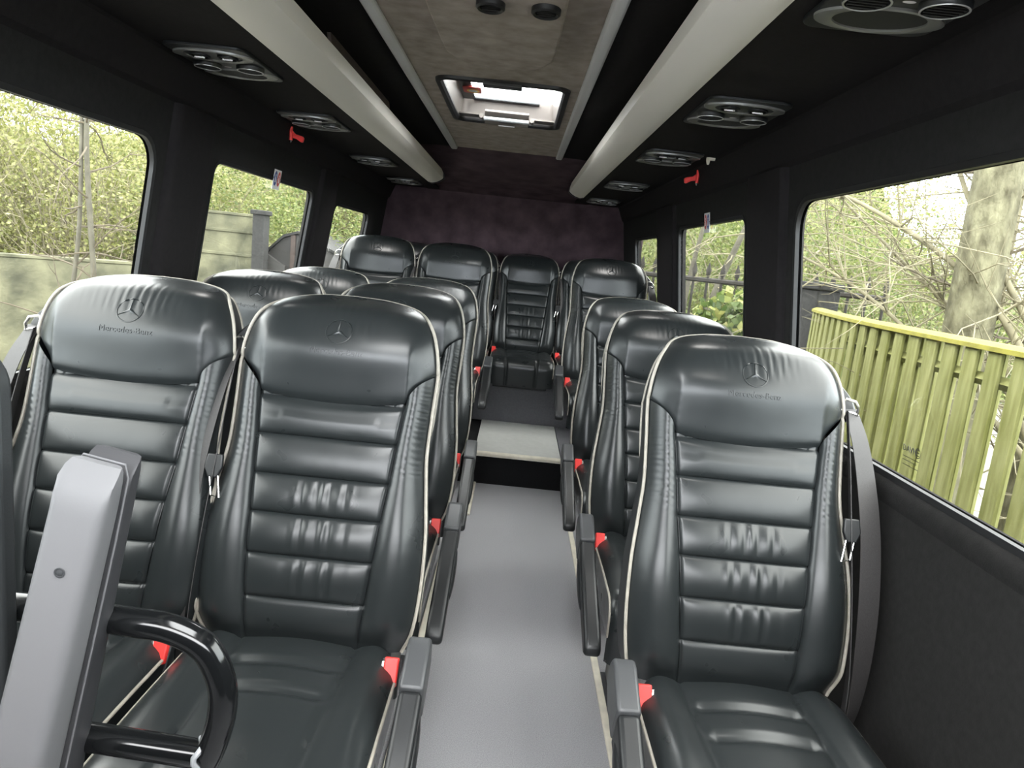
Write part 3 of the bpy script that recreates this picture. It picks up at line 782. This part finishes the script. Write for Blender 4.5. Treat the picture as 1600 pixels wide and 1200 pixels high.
m = MB(); m.ring((.004, .012, -.001), (.027, .030), (.019, .022), -.001, n=24); m.obj('yellow_ring', YEL, st)
m = MB(); m.disc((.004, .012, -.001), (.019, .021), -.001, n=20); m.obj('white_oval', WHITE, st)

# ------------------------------------------------------------------ small things on the walls
def make_hammer(side):
    t = thing('emergency_hammer', None, 'hammer', None or (0, 0, 0), 'red emergency hammers')
    m = MB()
    m.tube([(0, 0, -.040), (0, 0, .040)], .011, 12)
    o = m.obj('head', RED, t)
    for s_ in (-1, 1):
        c = MB(); c.tube([(0, 0, s_*.040), (0, 0, s_*.048), (0, 0, s_*.056)], [.009, .006, .001], 10); c.obj('metal_tip', CHROME, o)
    h = MB(); h.prism([(.008, .018), (.03, -.002), (.075, -.012), (.084, -.022), (.078, -.046), (.066, -.048), (.035, -.030), (.008, -.026)], .018, lambda a, b, c: (a, c, b)); h.obj('handle', RED, t, bevel=.004)
    return t
hl = make_hammer(-1); hl.scale = (.66,)*3; hl.location = (XC-.842, 3.0, EYE+.402); hl['label'] = 'red emergency hammer on the dark panel above the second left window'
hr = copy_tree(hl); hr.location = (XC+.842, 3.05, EYE+.406); hr['label'] = 'red emergency hammer on the dark panel above the second right window'; hr.rotation_euler = (0, 0, math.pi)
k = MB(); R = Matrix.Rotation(math.pi/2, 3, 'Y'); k.disc((0, 0, 0), (.024, .013), .006, dome=.006, R=Matrix.Rotation(-math.pi/2, 3, 'Y')); k.ring((0, 0, 0), (.024, .013), (.012, .006), .006, n=20, R=Matrix.Rotation(-math.pi/2, 3, 'Y')); k.tube([(0, 0, 0), (.02, 0, 0)], .008, 10)
ko = k.obj('knob', CREAM); ko.location = (.672, 2.76, EYE+.444-.006); tag(ko, 'small cream knob at the edge of the right rack above the red hammer', 'knob')

def make_sticker(side, y, z):
    t = thing('window_sticker', None, 'sticker', (wall_x(side, z, -.002), y, z), 'safety stickers on the glass')
    sg = -side
    F = lambda a, b, c: (sg*c - side*(.14*b)*1.0, a, b)
    m = MB(); m.prism([(-.042, -.040), (.042, -.040), (.042, .040), (-.042, .040)], .0016, F); m.obj('card', WHITE, t)
    for dy, mt in ((-.02, BLUE), (.02, REDP)):
        e = MB(); q = [(dy+.017*math.cos(a), .004+.030*math.sin(a)) for a in np.linspace(0, 2*np.pi, 25)[:-1]]
        e.prism(q, .0026, F); eo = e.obj('roundel', mt, t)
        g = MB(); hd = [(dy+.004*math.cos(a), .016+.005*math.sin(a)) for a in np.linspace(0, 2*np.pi, 13)[:-1]]
        g.prism(hd, .0034, F); g.prism([(dy-.006, -.012), (dy+.006, -.012), (dy+.004, .010), (dy-.004, .010)], .0034, F); g.obj('pictogram', WHITE, eo)
    return t
s1 = make_sticker(-1, 3.03, 1.505); s1['label'] = 'small white sticker with blue and red roundels on the second left window'
s2 = make_sticker(1, 3.02, 1.512); s2['label'] = 'small white sticker with blue and red roundels on the second right window'

# ------------------------------------------------------------------ padded post, handrail, front panel
def bez(pts, n=8): return [tuple(p) for p in smooth_path(pts, n)]
t = thing('padded_post', 'grey padded upright post with a screw at the front left', 'post', (-.462, .75, .0))
D = np.array([.052, .03, .33]); D /= np.linalg.norm(D); S_ = np.array([1, 0, -.155]); S_ /= np.linalg.norm(S_); F_ = np.cross(S_, D)
base = np.array([-.438, .75, .958])
ex = np.array([1.0, 0, -.17]); ex /= np.linalg.norm(ex); ez = np.array([.10, .0, 1.0]); ez -= ex*ez.dot(ex); ez /= np.linalg.norm(ez); ey = np.cross(ez, ex)
fp = lambda a, b, c: tuple(base-np.array([-.462, .75, 0])+ex*a+ey*(.082-(.082-b)*(1+1.7*max(0, -c)))+ez*c)
def post_section(x0, x1, y0, y1, rows, r=.010):
    out = []
    cx = (x0+x1)/2
    for a, b in rrect(x0, x1, y0, y1, r, 6): out.append([fp(a, b+o, c) for c, o in rows])
    return np.array(out), [fp(a, b+rows[-1][1], rows[-1][0]) for a, b in rrect(x0, x1, y0, y1, r, 6)]
def post_part(x0, x1, y0, y1, top, name, m_):
    m = MB(); ring_ = rrect(x0, x1, y0, y1, min(.012, (y1-y0)/2.2), 6)
    cx, cy = (x0+x1)/2, (y0+y1)/2
    lay = [(-1.0, 1, 0), (-.45, 1, 0), (top-.055, 1, 0), (top-.035, 1, .004), (top-.018, 1, .012), (top-.006, .97, .022), (top, .90, .030)]
    m.grid(np.array([[fp(cx+(a-cx)*k, max(cy+(b-cy)*k, y0+o), c) for c, k, o in lay] for a, b in ring_]), closed_u=True)
    m.add([fp(cx+(a-cx)*.90, max(cy+(b-cy)*.90, y0+.030), top) for a, b in ring_], [list(range(len(ring_)))])
    return m.obj(name, m_, t, angle=50)
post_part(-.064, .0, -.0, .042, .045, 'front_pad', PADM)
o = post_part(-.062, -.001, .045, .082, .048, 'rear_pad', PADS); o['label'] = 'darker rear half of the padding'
sp = MB(); sp.tube([fp(.0005, .0435, -1.0), fp(.0005, .0435, -.05), fp(.0, .0435, .030), fp(-.006, .0435, .046), fp(-.056, .0435, .046), fp(-.0625, .0435, .03)], .0014, 8); o = sp.obj('seam', PADM, t)
sc_ = MB(); RR = Matrix([tuple(ex), tuple(ez), tuple(-ey)]).transposed(); cc = Vector(fp(-.030, -.0006, -.075))
sc_.ring(cc, (.0062, .0062), (.0042, .0042), .0012, n=24, R=RR); sc_.disc(cc, (.0042, .0042), .0003, n=16, dome=.0008, R=RR)
sc_.obj('screw', PLASTIC_G, t)

t = thing('handrail', 'bent black tubular handrail behind the grey padded post', 'handrail', (-.34, .83, 0))
off = np.array([-.34, .83, 0])
Zr = lambda z: EYE+z
pts = [(-.70, .83, Zr(-.505)), (-.56, .83, Zr(-.503)), (-.45, .83, Zr(-.508)), (-.395, .83, Zr(-.513)), (-.352, .83, Zr(-.535)), (-.330, .83, Zr(-.580)), (-.328, .83, Zr(-.625)), (-.338, .83, Zr(-.672)), (-.356, .83, Zr(-.72)), (-.39, .83, Zr(-.82)), (-.42, .83, Zr(-.95)), (-.44, .83, .0)]
m = MB(); m.tube([tuple(np.array(p)-off) for p in smooth_path(pts, 7)], .0185, 20); m.obj('upper_tube', TUBEM, t)
m = MB(); m.tube([tuple(np.array(p)-off) for p in ((-.70, .83, Zr(-.672)), (-.50, .83, Zr(-.680)), (-.345, .83, Zr(-.690)))], .0185, 20); m.obj('lower_tube', TUBEM, t)
w = MB(); 
P = [(-.352+.004*math.sin(k*1.3), .83+.0205*math.cos(a), Zr(-.688)+.0205*math.sin(a)) for k, a in enumerate(np.linspace(0, 2*np.pi, 19)[:-1])]
w.tube([tuple(np.array(p)-off) for p in P], .004, 8, closed=True); w.obj('weld', STEEL, t)
for x in (-.70,):
    m = MB(); m.tube([tuple(np.array(p)-off) for p in ((-.70, .83, 0), (-.70, .83, Zr(-.49)))], .0185, 16); m.obj('end_post', TUBEM, t)

pn = MB()
pts = rrect(.0, .055, -.6, -.0, .02, 5)
pn.prism(rrect(-.40, -.0, -1.12, .0, .05, 8), .03, lambda a, b, c: (a, c, b))
po = pn.obj('partition_panel', SHELL, None, bevel=.008, segs=5); po.location = (-.577, .795, Zr(-.16))
tag(po, 'dark upholstered panel edge at the far left in front of the post', 'panel')

# ------------------------------------------------------------------ outside
GZ = -.62
m = MB(); m.add([(-40, -20, GZ), (40, -20, GZ), (40, 60, GZ), (-40, 60, GZ)], [[0, 1, 2, 3]]); struct(m.obj('ground', SOIL))

def bank(pts, name, h0, h1, width):
    P = []
    p = smooth_path(pts, 8)
    for i, q in enumerate(p):
        d = np.array(p[min(i+1, len(p)-1)])-np.array(p[max(i-1, 0)]); d /= np.linalg.norm(d); nn = np.array([-d[1], d[0]])
        h = np.interp(i/(len(p)-1), np.linspace(0, 1, len(h0)), h0)
        row = []
        for k, u in enumerate(np.linspace(0, 1, 14)):
            zz = GZ+h*math.sin(u*math.pi)**.6+(.35*math.sin(i*1.7+k*2.3)+.25*math.sin(i*.63-k*1.1) if 0 < k < 13 else 0)
            row.append((q[0]+nn[0]*width*u+.3*math.sin(k*1.9+i), q[1]+nn[1]*width*u+.3*math.cos(k*2.9+i*1.3), zz))
        P.append(row)
    m = MB(); m.grid(np.array(P)); struct(m.obj(name, BANKM))
BANKM = mat('wooded_bank', (0.040, 0.050, 0.013), 1, col2=(0.158, 0.165, 0.059), nscale=9, detail=12, bump=.8, bscale=14, bdist=.15)
bank([(-11.5, 2), (-11.5, 9), (-9.5, 14.5), (-5, 17), (0, 18)][::-1], 'hillside', (3.6, 3.6, 3.2, 2.8, 3.0), 0, -4)
bank([(.5, 18), (4, 17.5), (6.8, 16.6), (8.6, 15.4), (11, 13.5), (14, 11)][::-1], 'hillside', (1.3, 1.5, 2.4, 4.8, 5.2, 5.0), 0, -4)
def np_mesh(name, V, F, mats, mi=None):
    me = bpy.data.meshes.new(name); n = len(F); k = F.shape[1]
    me.vertices.add(len(V)); me.vertices.foreach_set('co', V.ravel().astype(np.float32))
    me.loops.add(n*k); me.loops.foreach_set('vertex_index', F.ravel().astype(np.int32))
    me.polygons.add(n); me.polygons.foreach_set('loop_start', np.arange(0, n*k, k, dtype=np.int32))
    for m_ in mats: me.materials.append(m_)
    me.update(calc_edges=True); me.validate()
    return me
def leaves(C, size, flat=0.0):
    n = len(C)
    a = rng.normal(size=(n, 3)); a[:, 2] *= .8; a /= np.linalg.norm(a, axis=1)[:, None]
    b = rng.normal(size=(n, 3)); b -= (b*a).sum(1)[:, None]*a; b /= np.linalg.norm(b, axis=1)[:, None]
    L = size*rng.uniform(.6, 1.4, n)[:, None]; W = L*.32
    V = np.stack([C-a*L*.5, C+b*W, C+a*L*.5, C-b*W], 1).reshape(-1, 3)
    return V, np.arange(4*n).reshape(n, 4)
def twigs_mb(n, R, H, r0, spread=1.0, arch=.3, sides=4, side_n=3):
    m = MB(); tips = []
    for _ in range(n):
        a = rng.uniform(0, 2*np.pi); rr = R*.35*math.sqrt(rng.uniform()); x, y = rr*math.cos(a), rr*math.sin(a)
        b = a+rng.normal()*.6; L = H*rng.uniform(.5, 1.08); lean = spread*rng.uniform(.1, 1)*R*.9
        p = []
        for k in range(7):
            t_ = k/6; p.append((x+math.cos(b)*lean*t_**1.5+rng.normal()*.02, y+math.sin(b)*lean*t_**1.5+rng.normal()*.02, L*(t_-arch*t_**3)))
        m.tube(p, [r0*(1-.8*k/6) for k in range(7)], sides, caps=False)
        tips += p[2:]
        for _ in range(side_n):
            k = rng.integers(2, 6); q = np.array(p[k]); d = rng.normal(size=3); d[2] = abs(d[2])*.6; d *= rng.uniform(.2, .5)/np.linalg.norm(d)*H*.3
            pts = [tuple(q), tuple(q+d*.5+rng.normal(size=3)*.02), tuple(q+d)]
            m.tube(pts, [r0*.45, r0*.3, r0*.12], 3, caps=False); tips += pts[1:]
    return m, np.array(tips)
def bush_meshes(n_tw, R, H, n_leaf, leaf, lm, tm, fill=.5):
    m, tips = twigs_mb(n_tw, R, H, .009)
    stems = m.mesh('stems', tm, smooth=False)
    k = int(n_leaf*(1-fill))
    C1 = tips[rng.integers(0, len(tips), k)]+rng.normal(size=(k, 3))*.09
    # clumped fill
    cl = rng.normal(size=(90, 3)); cl /= np.linalg.norm(cl, axis=1)[:, None]; cl *= rng.uniform(.3, 1, 90)[:, None]**.5
    cl = cl*np.array([R, R, H*.5])+np.array([0, 0, H*.5])
    C2 = cl[rng.integers(0, 90, n_leaf-k)]+rng.normal(size=(n_leaf-k, 3))*np.array([.2, .2, .2])*R/1.2
    C = np.concatenate([C1, C2]); C = C[C[:, 2] > .02]
    V, F = leaves(C, leaf)
    return stems, np_mesh('foliage', V, F, [lm])
BUSH = [bush_meshes(150, 1.1, 3.0, 17000, .034, LEAF, TWIG), bush_meshes(120, 1.2, 2.6, 17000, .036, LEAF2, TWIG, .65), bush_meshes(170, 1.0, 3.2, 13000, .032, LEAF, TWIG, .35)]
def place_bush(k, x, y, sc, rz, label, group):
    t = thing('bush', label, 'bush', (x, y, GZ), group)
    a, b = BUSH[k]
    add_part('stems', a, t); add_part('foliage', b, t)
    t.scale = (sc[0], sc[0], sc[1]); t.rotation_euler = (0, 0, rz)
GL, GR = 'green thicket beyond the left windows', 'green hedge beyond the right windows'
k = 0
for y, x, s, h in ((5.8, -7.6, 1.25, 1.35), (7.9, -6.3, 1.2, 1.3), (8.2, -5.0, 1.2, 1.25), (9.4, -4.0, 1.2, 1.1), (9.8, -2.7, 1.1, 1.0), (10.6, -4.9, 1.4, 1.3)):
    k += 1; place_bush((0, 2, 0, 1, 1, 0)[k-1], x, y, (s, h), k*1.3, 'pale spring-green bush in the thicket behind the concrete wall', GL)
for y, x, s, h in ((6.5, -8.6, 1.8, 1.75), (9.3, -8.2, 1.9, 1.9), (12, -7.2, 1.9, 1.8), (13.5, -5.2, 1.9, 1.7), (14.5, -3.2, 1.9, 1.6), (4.4, -9.6, 1.6, 1.6)):
    k += 1; place_bush(k % 3, x, y, (s, h), k*.9, 'taller green shrub in the second rank of the left thicket', GL)
for y, x, s, h in ((9.8, 2.2, 1.2, 1.25), (9.6, 3.6, 1.2, 1.3), (9.0, 5.0, 1.2, 1.2), (11, 1.2, 1.2, 1.1)):
    k += 1; place_bush(1, x, y, (s, h), k*1.1, 'bright green bush behind the iron railing', GR)
for y, x, s, h in ((14, 3.0, 2.0, 1.9), (13.5, 5.4, 2.0, 1.8), (15, 8.2, 1.7, 1.2)):
    k += 1; place_bush(k % 2, x, y, (s, h), k*.7, 'taller green bush far behind the iron railing', GR)

place_bush(2, 7.4, 13.2, (1.5, 1.25), 2.1, 'pale twiggy bush against the sky beyond the garden fence', GR)
place_bush(2, 9.0, 15.0, (1.7, 1.5), .6, 'pale twiggy bush against the sky beyond the garden fence', GR)
def branchy(name, stems, mats, label, cat, twn, r_tw, loc, group=None, twl=(.3, .9), flat=False):
    t = thing(name, label, cat, loc, group)
    m = MB()
    pts_all = []
    for pts, r0, r1 in stems:
        p = smooth_path(pts, 6); n = len(p)
        m.tube([tuple(q) for q in p], [r0+(r1-r0)*i/(n-1) for i in range(n)], 10)
        pts_all.append(p)
    m.obj('trunk', mats[0], t)
    b = MB()
    for _ in range(twn):
        p = pts_all[rng.integers(0, len(pts_all))]; q = np.array(p[rng.integers(len(p)//5, len(p))])
        d = rng.normal(size=3); d[2] = d[2]*.5+.25; d /= np.linalg.norm(d); L = rng.uniform(*twl)
        sag = rng.uniform(-.15, .25)
        pp = [q]; dd = d.copy()
        for i in range(5):
            dd = dd+rng.normal(size=3)*.16; dd[2] += sag*.25; dd /= np.linalg.norm(dd); pp.append(pp[-1]+dd*L/5)
        b.tube([tuple(u) for u in pp], [r_tw*(1-.16*i) for i in range(6)], 5, caps=False)
        for _2 in range(2):
            i = rng.integers(1, 5); e = rng.normal(size=3); e /= np.linalg.norm(e); e = e*.6+dd*.8
            b.tube([tuple(pp[i]), tuple(pp[i]+e*L*.18), tuple(pp[i]+e*L*.34+np.array([0, 0, .03]))], [r_tw*.5, r_tw*.35, r_tw*.12], 4, caps=False)
    b.obj('branches', mats[1], t)
    return t
# slim twin-stemmed tree by the left wall
branchy('slender_tree', [([(.10, 0, 0), (.12, 0, 1.2), (.06, 0, 2.4), (.10, .0, 3.4), (.05, 0, 5)], .024, .014), ([(-.12, .02, 0), (-.10, 0, .9), (.0, 0, 1.8), (.03, 0, 2.8), (.09, 0, 4.5)], .021, .012)],
        (STEMB, TWIGD), 'slender pale twin-stemmed tree rising before the concrete wall outside the first left window', 'tree', 46, .008, (-3.42, 5.55, GZ), twl=(.35, 1.1))
# big mossy trunks and bare branches by the fence
branchy('mossy_tree', [([(0, 0, 0), (.02, 0, 1.5), (.0, 0, 3), (-.05, 0, 5.5)], .15, .13)], (BARK, TWIGD), 'thick lichen-spotted tree trunk behind the fence', 'tree', 22, .012, (2.80, 4.40, GZ), twl=(.6, 1.5))
branchy('mossy_tree', [([(0, 0, 0), (.03, 0, 1.5), (.1, 0, 3), (.15, 0, 5.5)], .17, .15)], (BARK, TWIGD), 'second mossy trunk at the right frame edge, right of the lichen-spotted trunk', 'tree', 10, .012, (3.55, 4.55, GZ), twl=(.6, 1.5))
branchy('bare_shrub', [([(.5, -.6, .3), (.3, -.2, 1.3), (0, .2, 2.0), (-.6, .7, 2.5), (-1.1, 1.2, 2.7)], .03, .008), ([(.7, -.8, .4), (.3, -.1, 1.6), (-.1, .4, 2.6), (-.3, .8, 3.6)], .03, .008),
                       ([(.6, -.6, .5), (.2, .1, 1.2), (-.4, .8, 1.9), (-1.0, 1.6, 2.3)], .024, .006), ([(.5, -.4, .5), (.2, .3, 1.6), (-.2, .9, 2.2), (-.9, 1.5, 3.0)], .02, .006), ([(.3, .4, 0), (.25, .45, 1.4), (.3, .5, 2.6), (.2, .5, 3.8)], .045, .03)],
        (TWIG, TWIG), 'tangle of bare pale branches reaching over the fence outside the first right window', 'shrub', 300, .0065, (2.85, 4.2, GZ), twl=(.5, 1.7))
branchy('bare_tree', [([(0, 0, 0), (.15, 0, 1.4), (.5, 0, 2.6), (1.0, 0, 4)], .05, .02), ([(0, 0, .4), (-.1, 0, 1.6), (.05, 0, 2.8), (.3, 0, 4)], .035, .015)],
        (STEMB, TWIG), 'leaning pale bare tree behind the iron railing outside the second right window', 'tree', 40, .009, (2.05, 8.2, GZ), twl=(.5, 1.3))

# fence on the right: boards on both faces of its rails, a capping along the top
t = thing('garden_fence', 'mossy yellow-green board fence with capping outside the first right window', 'fence', (2.05, 3.0, GZ))
fpts = [(2.40, 5.62), (2.24, 5.0), (2.10, 4.2), (2.04, 3.4), (2.02, 2.6), (2.02, 1.2), (2.02, .2)]
fp_ = [np.array(p) for p in smooth_path([(a, b) for a, b in fpts], 40)]
L = np.concatenate([[0], np.cumsum([np.linalg.norm(b-a) for a, b in zip(fp_[:-1], fp_[1:])])])
FX = lambda l: (np.interp(l, L, [p[0] for p in fp_]), np.interp(l, L, [p[1] for p in fp_]))
TOPF = 1.145-GZ
n_b = int(L[-1]/.080)
for i in range(n_b):
    l = .05+i*.080; a = np.array(FX(l)); b = np.array(FX(l+.01)); d = (b-a)/np.linalg.norm(b-a); nn = np.array([d[1], -d[0]])
    if nn[0] > 0: nn = -nn
    side = 1 if i % 2 == 0 else -1
    c = a+nn*.034*side
    w_ = .088+rng.normal()*.003
    R = Matrix.Rotation(math.atan2(d[1], d[0]), 3, 'Z')
    m = MB(); m.box((c[0]-2.05, c[1]-3.0, (TOPF-.03)/2+.04), (w_, .016, TOPF-.11), R)
    m.obj('board', FENCEM, t, bevel=.002)
for z in (.35, 1.0, TOPF-.16):
    m = MB(); m.tube([(FX(l)[0]-2.05, FX(l)[1]-3.0, z) for l in np.linspace(0, L[-1], 40)], .028, 4); m.obj('rail', FENCEM, t)
m = MB()
m.grid(np.array([[(FX(l)[0]-2.05+dx, FX(l)[1]-3.0, TOPF+dz) for dx, dz in ((-.055, -.035), (-.055, -.015), (-.02, .0), (.03, .0), (.055, -.015), (.055, -.035), (-.055, -.035))] for l in np.linspace(0, L[-1], 60)])); m.obj('capping', FENCEC, t)

# iron railing, dark gate post, ivy
t = thing('iron_railing', 'weathered iron railing with uprights among the ivy outside the second right window', 'railing', (2.4, 7.0, GZ))
A, B = np.array([1.1, 8.0]), np.array([3.3, 6.4])
for i in range(19):
    p = A+(B-A)*i/18-np.array([2.4, 7.0])
    m = MB(); m.tube([(p[0], p[1], 0), (p[0], p[1], 1.93)], .014, 8); m.tube([(p[0], p[1], 1.93), (p[0], p[1], 1.98), (p[0], p[1], 2.06)], [.02, .028, .004], 8); m.obj('upright', IRON, t)
a, b = A-np.array([2.4, 7.0]), B-np.array([2.4, 7.0])
for z in (.6, 1.88):
    m = MB(); m.tube([(a[0], a[1], z), (b[0], b[1], z)], .026, 6); m.obj('rail', IRON, t)
m = MB(); m.box((0, 0, .95), (.24, .24, 1.9)); m.box((0, 0, 1.93), (.28, .28, .06)); o = m.obj('gate_post', POSTM, bevel=.012); o.location = (2.44, 5.78, GZ); o.rotation_euler = (0, 0, .4)
tag(o, 'dark speckled gate post at the far end of the garden fence', 'post')
for nm, c, ex, n, lab in (('ivy', (2.15, 6.9, GZ), (.85, .55, .92), 5600, 'thick variegated ivy heaped below the iron railing outside the second right window'),
                          ('ivy', (2.75, 6.15, GZ), (.3, .25, .9), 900, 'narrow column of yellow-edged ivy beside the dark gate post')):
    C = rng.normal(size=(n, 3)); C /= np.linalg.norm(C, axis=1)[:, None]; C *= rng.uniform(.75, 1.05, n)[:, None]; C[:, 2] = np.abs(C[:, 2])
    C = C*np.array([ex[0], ex[1], ex[2]*1.9])
    V, F = leaves(C, .11); F2 = F
    o = bpy.data.objects.new(nm, np_mesh(nm, V, F, [LEAF3])); COL.objects.link(o); o.location = c; tag(o, lab, 'ivy', kind='stuff')

# concrete walls, post, shed on the left
def slab(name, a, b, z1, th, mt, label, cat, lines=()):
    a, b = np.array(a), np.array(b); c = (a+b)/2; d = b-a; L_ = np.linalg.norm(d); ang = math.atan2(d[1], d[0])
    t = thing(name, label, cat, (c[0], c[1], GZ)); t.rotation_euler = (0, 0, ang)
    m = MB(); m.box((0, 0, (z1-GZ)/2), (L_, th, z1-GZ)); m.obj('panel', mt, t, bevel=.01)
    for z in lines:
        m = MB(); m.box((0, 0, z-GZ), (L_*.98, th+.03, .035)); m.obj('ledge', mt, t, bevel=.008)
    m = MB(); m.box((0, 0, z1-GZ+.015), (L_, th+.02, .03)); m.obj('coping', CONC, t, bevel=.006)
    return t
slab('concrete_wall', (-7.2, 3.9), (-3.72, 7.08), EYE-.455, .12, CONC, 'low pale lichen-covered concrete wall outside the first left window', 'wall')
slab('concrete_panel', (-3.75, 7.8), (-2.86, 7.8), EYE+.135, .08, CONC, 'taller pale concrete panel outside the second left window', 'wall', lines=(EYE-.03, EYE-.28))
m = MB(); m.box((0, 0, 1.04), (.13, .16, 2.08)); m.box((0, 0, 2.10), (.17, .2, .05)); o = m.obj('fence_post', POSTM, bevel=.01); o.location = (-2.80, 7.72, GZ)
tag(o, 'dark square post at the right end of the taller concrete panel', 'post')
t = thing('garden_shed', 'dark grey low shed with a peaked roof outside the second left window', 'shed', (-2.50, 8.6, GZ))
K = EYE-GZ
gable = [(-.34, 0), (1.15, 0), (1.15, K-.50), (.52, K-.205), (.02, K+.010), (-.14, K-.045), (-.32, K-.225), (-.34, K-.26)]
m = MB(); m.prism(gable, 1.2, lambda a, b, c: (a, c, b)); m.obj('shed_body', SHEDM, t, bevel=.01)
m = MB(); 
for (a0, b0), (a1, b1) in zip(gable[2:6], gable[3:7]):
    m.prism([(a0, b0), (a1, b1), (a1, b1+.03), (a0, b0+.03)], 1.26, lambda a, b, c: (a, c, b))
m.obj('roof', POSTM, t)
m = MB(); m.box((-.03, -.61, .95), (.05, .03, 1.9)); m.obj('corner_post', BROWN, t)
m = MB(); m.prism([(-.35, .6), (-.10, .6), (-.10, K-.36), (-.16, K-.33), (-.31, K-.24), (-.35, K-.28)], .06, lambda a, b, c: (a, -.63+c, b)); m.obj('grey_panel', SHEDP, t)
m = MB(); m.prism([(.40, .6), (1.0, .6), (1.0, K-.52), (.40, K-.30)], .03, lambda a, b, c: (a, -.612+c, b)); m.obj('grey_panel', SHEDP, t)

# ------------------------------------------------------------------ light, camera, view
w = bpy.data.worlds.new('overcast'); scene.world = w; w.use_nodes = True
nt = w.node_tree; bg = nt.nodes['Background']
tc = nt.nodes.new('ShaderNodeTexCoord'); sx = nt.nodes.new('ShaderNodeSeparateXYZ'); cr = nt.nodes.new('ShaderNodeValToRGB')
nt.links.new(tc.outputs['Generated'], sx.inputs[0]); nt.links.new(sx.outputs['Z'], cr.inputs['Fac']); nt.links.new(cr.outputs['Color'], bg.inputs['Color'])
cr.color_ramp.elements[0].color = (.78, .85, .92, 1); cr.color_ramp.elements[1].color = (1, 1, 1, 1); cr.color_ramp.elements[1].position = .6
bg.inputs['Strength'].default_value = 21.0

for x, y in lamp_spots:                      # fill spots added below the reading lamps to brighten the seats
    ld = bpy.data.lights.new('reading_light', 'SPOT'); ld.energy = 7; ld.spot_size = 1.7; ld.spot_blend = 1.0; ld.shadow_soft_size = .05; ld.color = (1, .97, .93)
    lo = bpy.data.objects.new('reading_light', ld); COL.objects.link(lo); lo.location = (x, y-.09, RZ-.035)

f, pitch, yaw, roll = 1100, .177661, .0077247, .1035422
cy, sy, cp, sp = math.cos(yaw), math.sin(yaw), math.cos(pitch), math.sin(pitch)
Rv, F0, Zv = Vector((cy, -sy, 0)), Vector((sy, cy, 0)), Vector((0, 0, 1))
Dv = F0*cp-Zv*sp; Uv = Zv*cp+F0*sp
r_ = Rv*math.cos(roll)+Uv*math.sin(roll); u_ = Uv*math.cos(roll)-Rv*math.sin(roll)
cd = bpy.data.cameras.new('camera'); cam = bpy.data.objects.new('camera', cd); COL.objects.link(cam)
cam.matrix_world = Matrix(((r_.x, u_.x, -Dv.x, 0), (r_.y, u_.y, -Dv.y, 0), (r_.z, u_.z, -Dv.z, EYE), (0, 0, 0, 1)))
cd.sensor_width = 36; cd.sensor_fit = 'HORIZONTAL'; cd.lens = f/1600*36; cd.clip_start = .02
scene.camera = cam
scene.view_settings.view_transform = 'Standard'; scene.view_settings.look = 'None'; scene.view_settings.exposure = 0.1; scene.view_settings.gamma = 1
scene.view_settings.use_curve_mapping = False
scene.cycles.use_denoising = True
scene.cycles.max_bounces = 8; scene.cycles.diffuse_bounces = 4; scene.cycles.glossy_bounces = 4; scene.cycles.transparent_max_bounces = 8
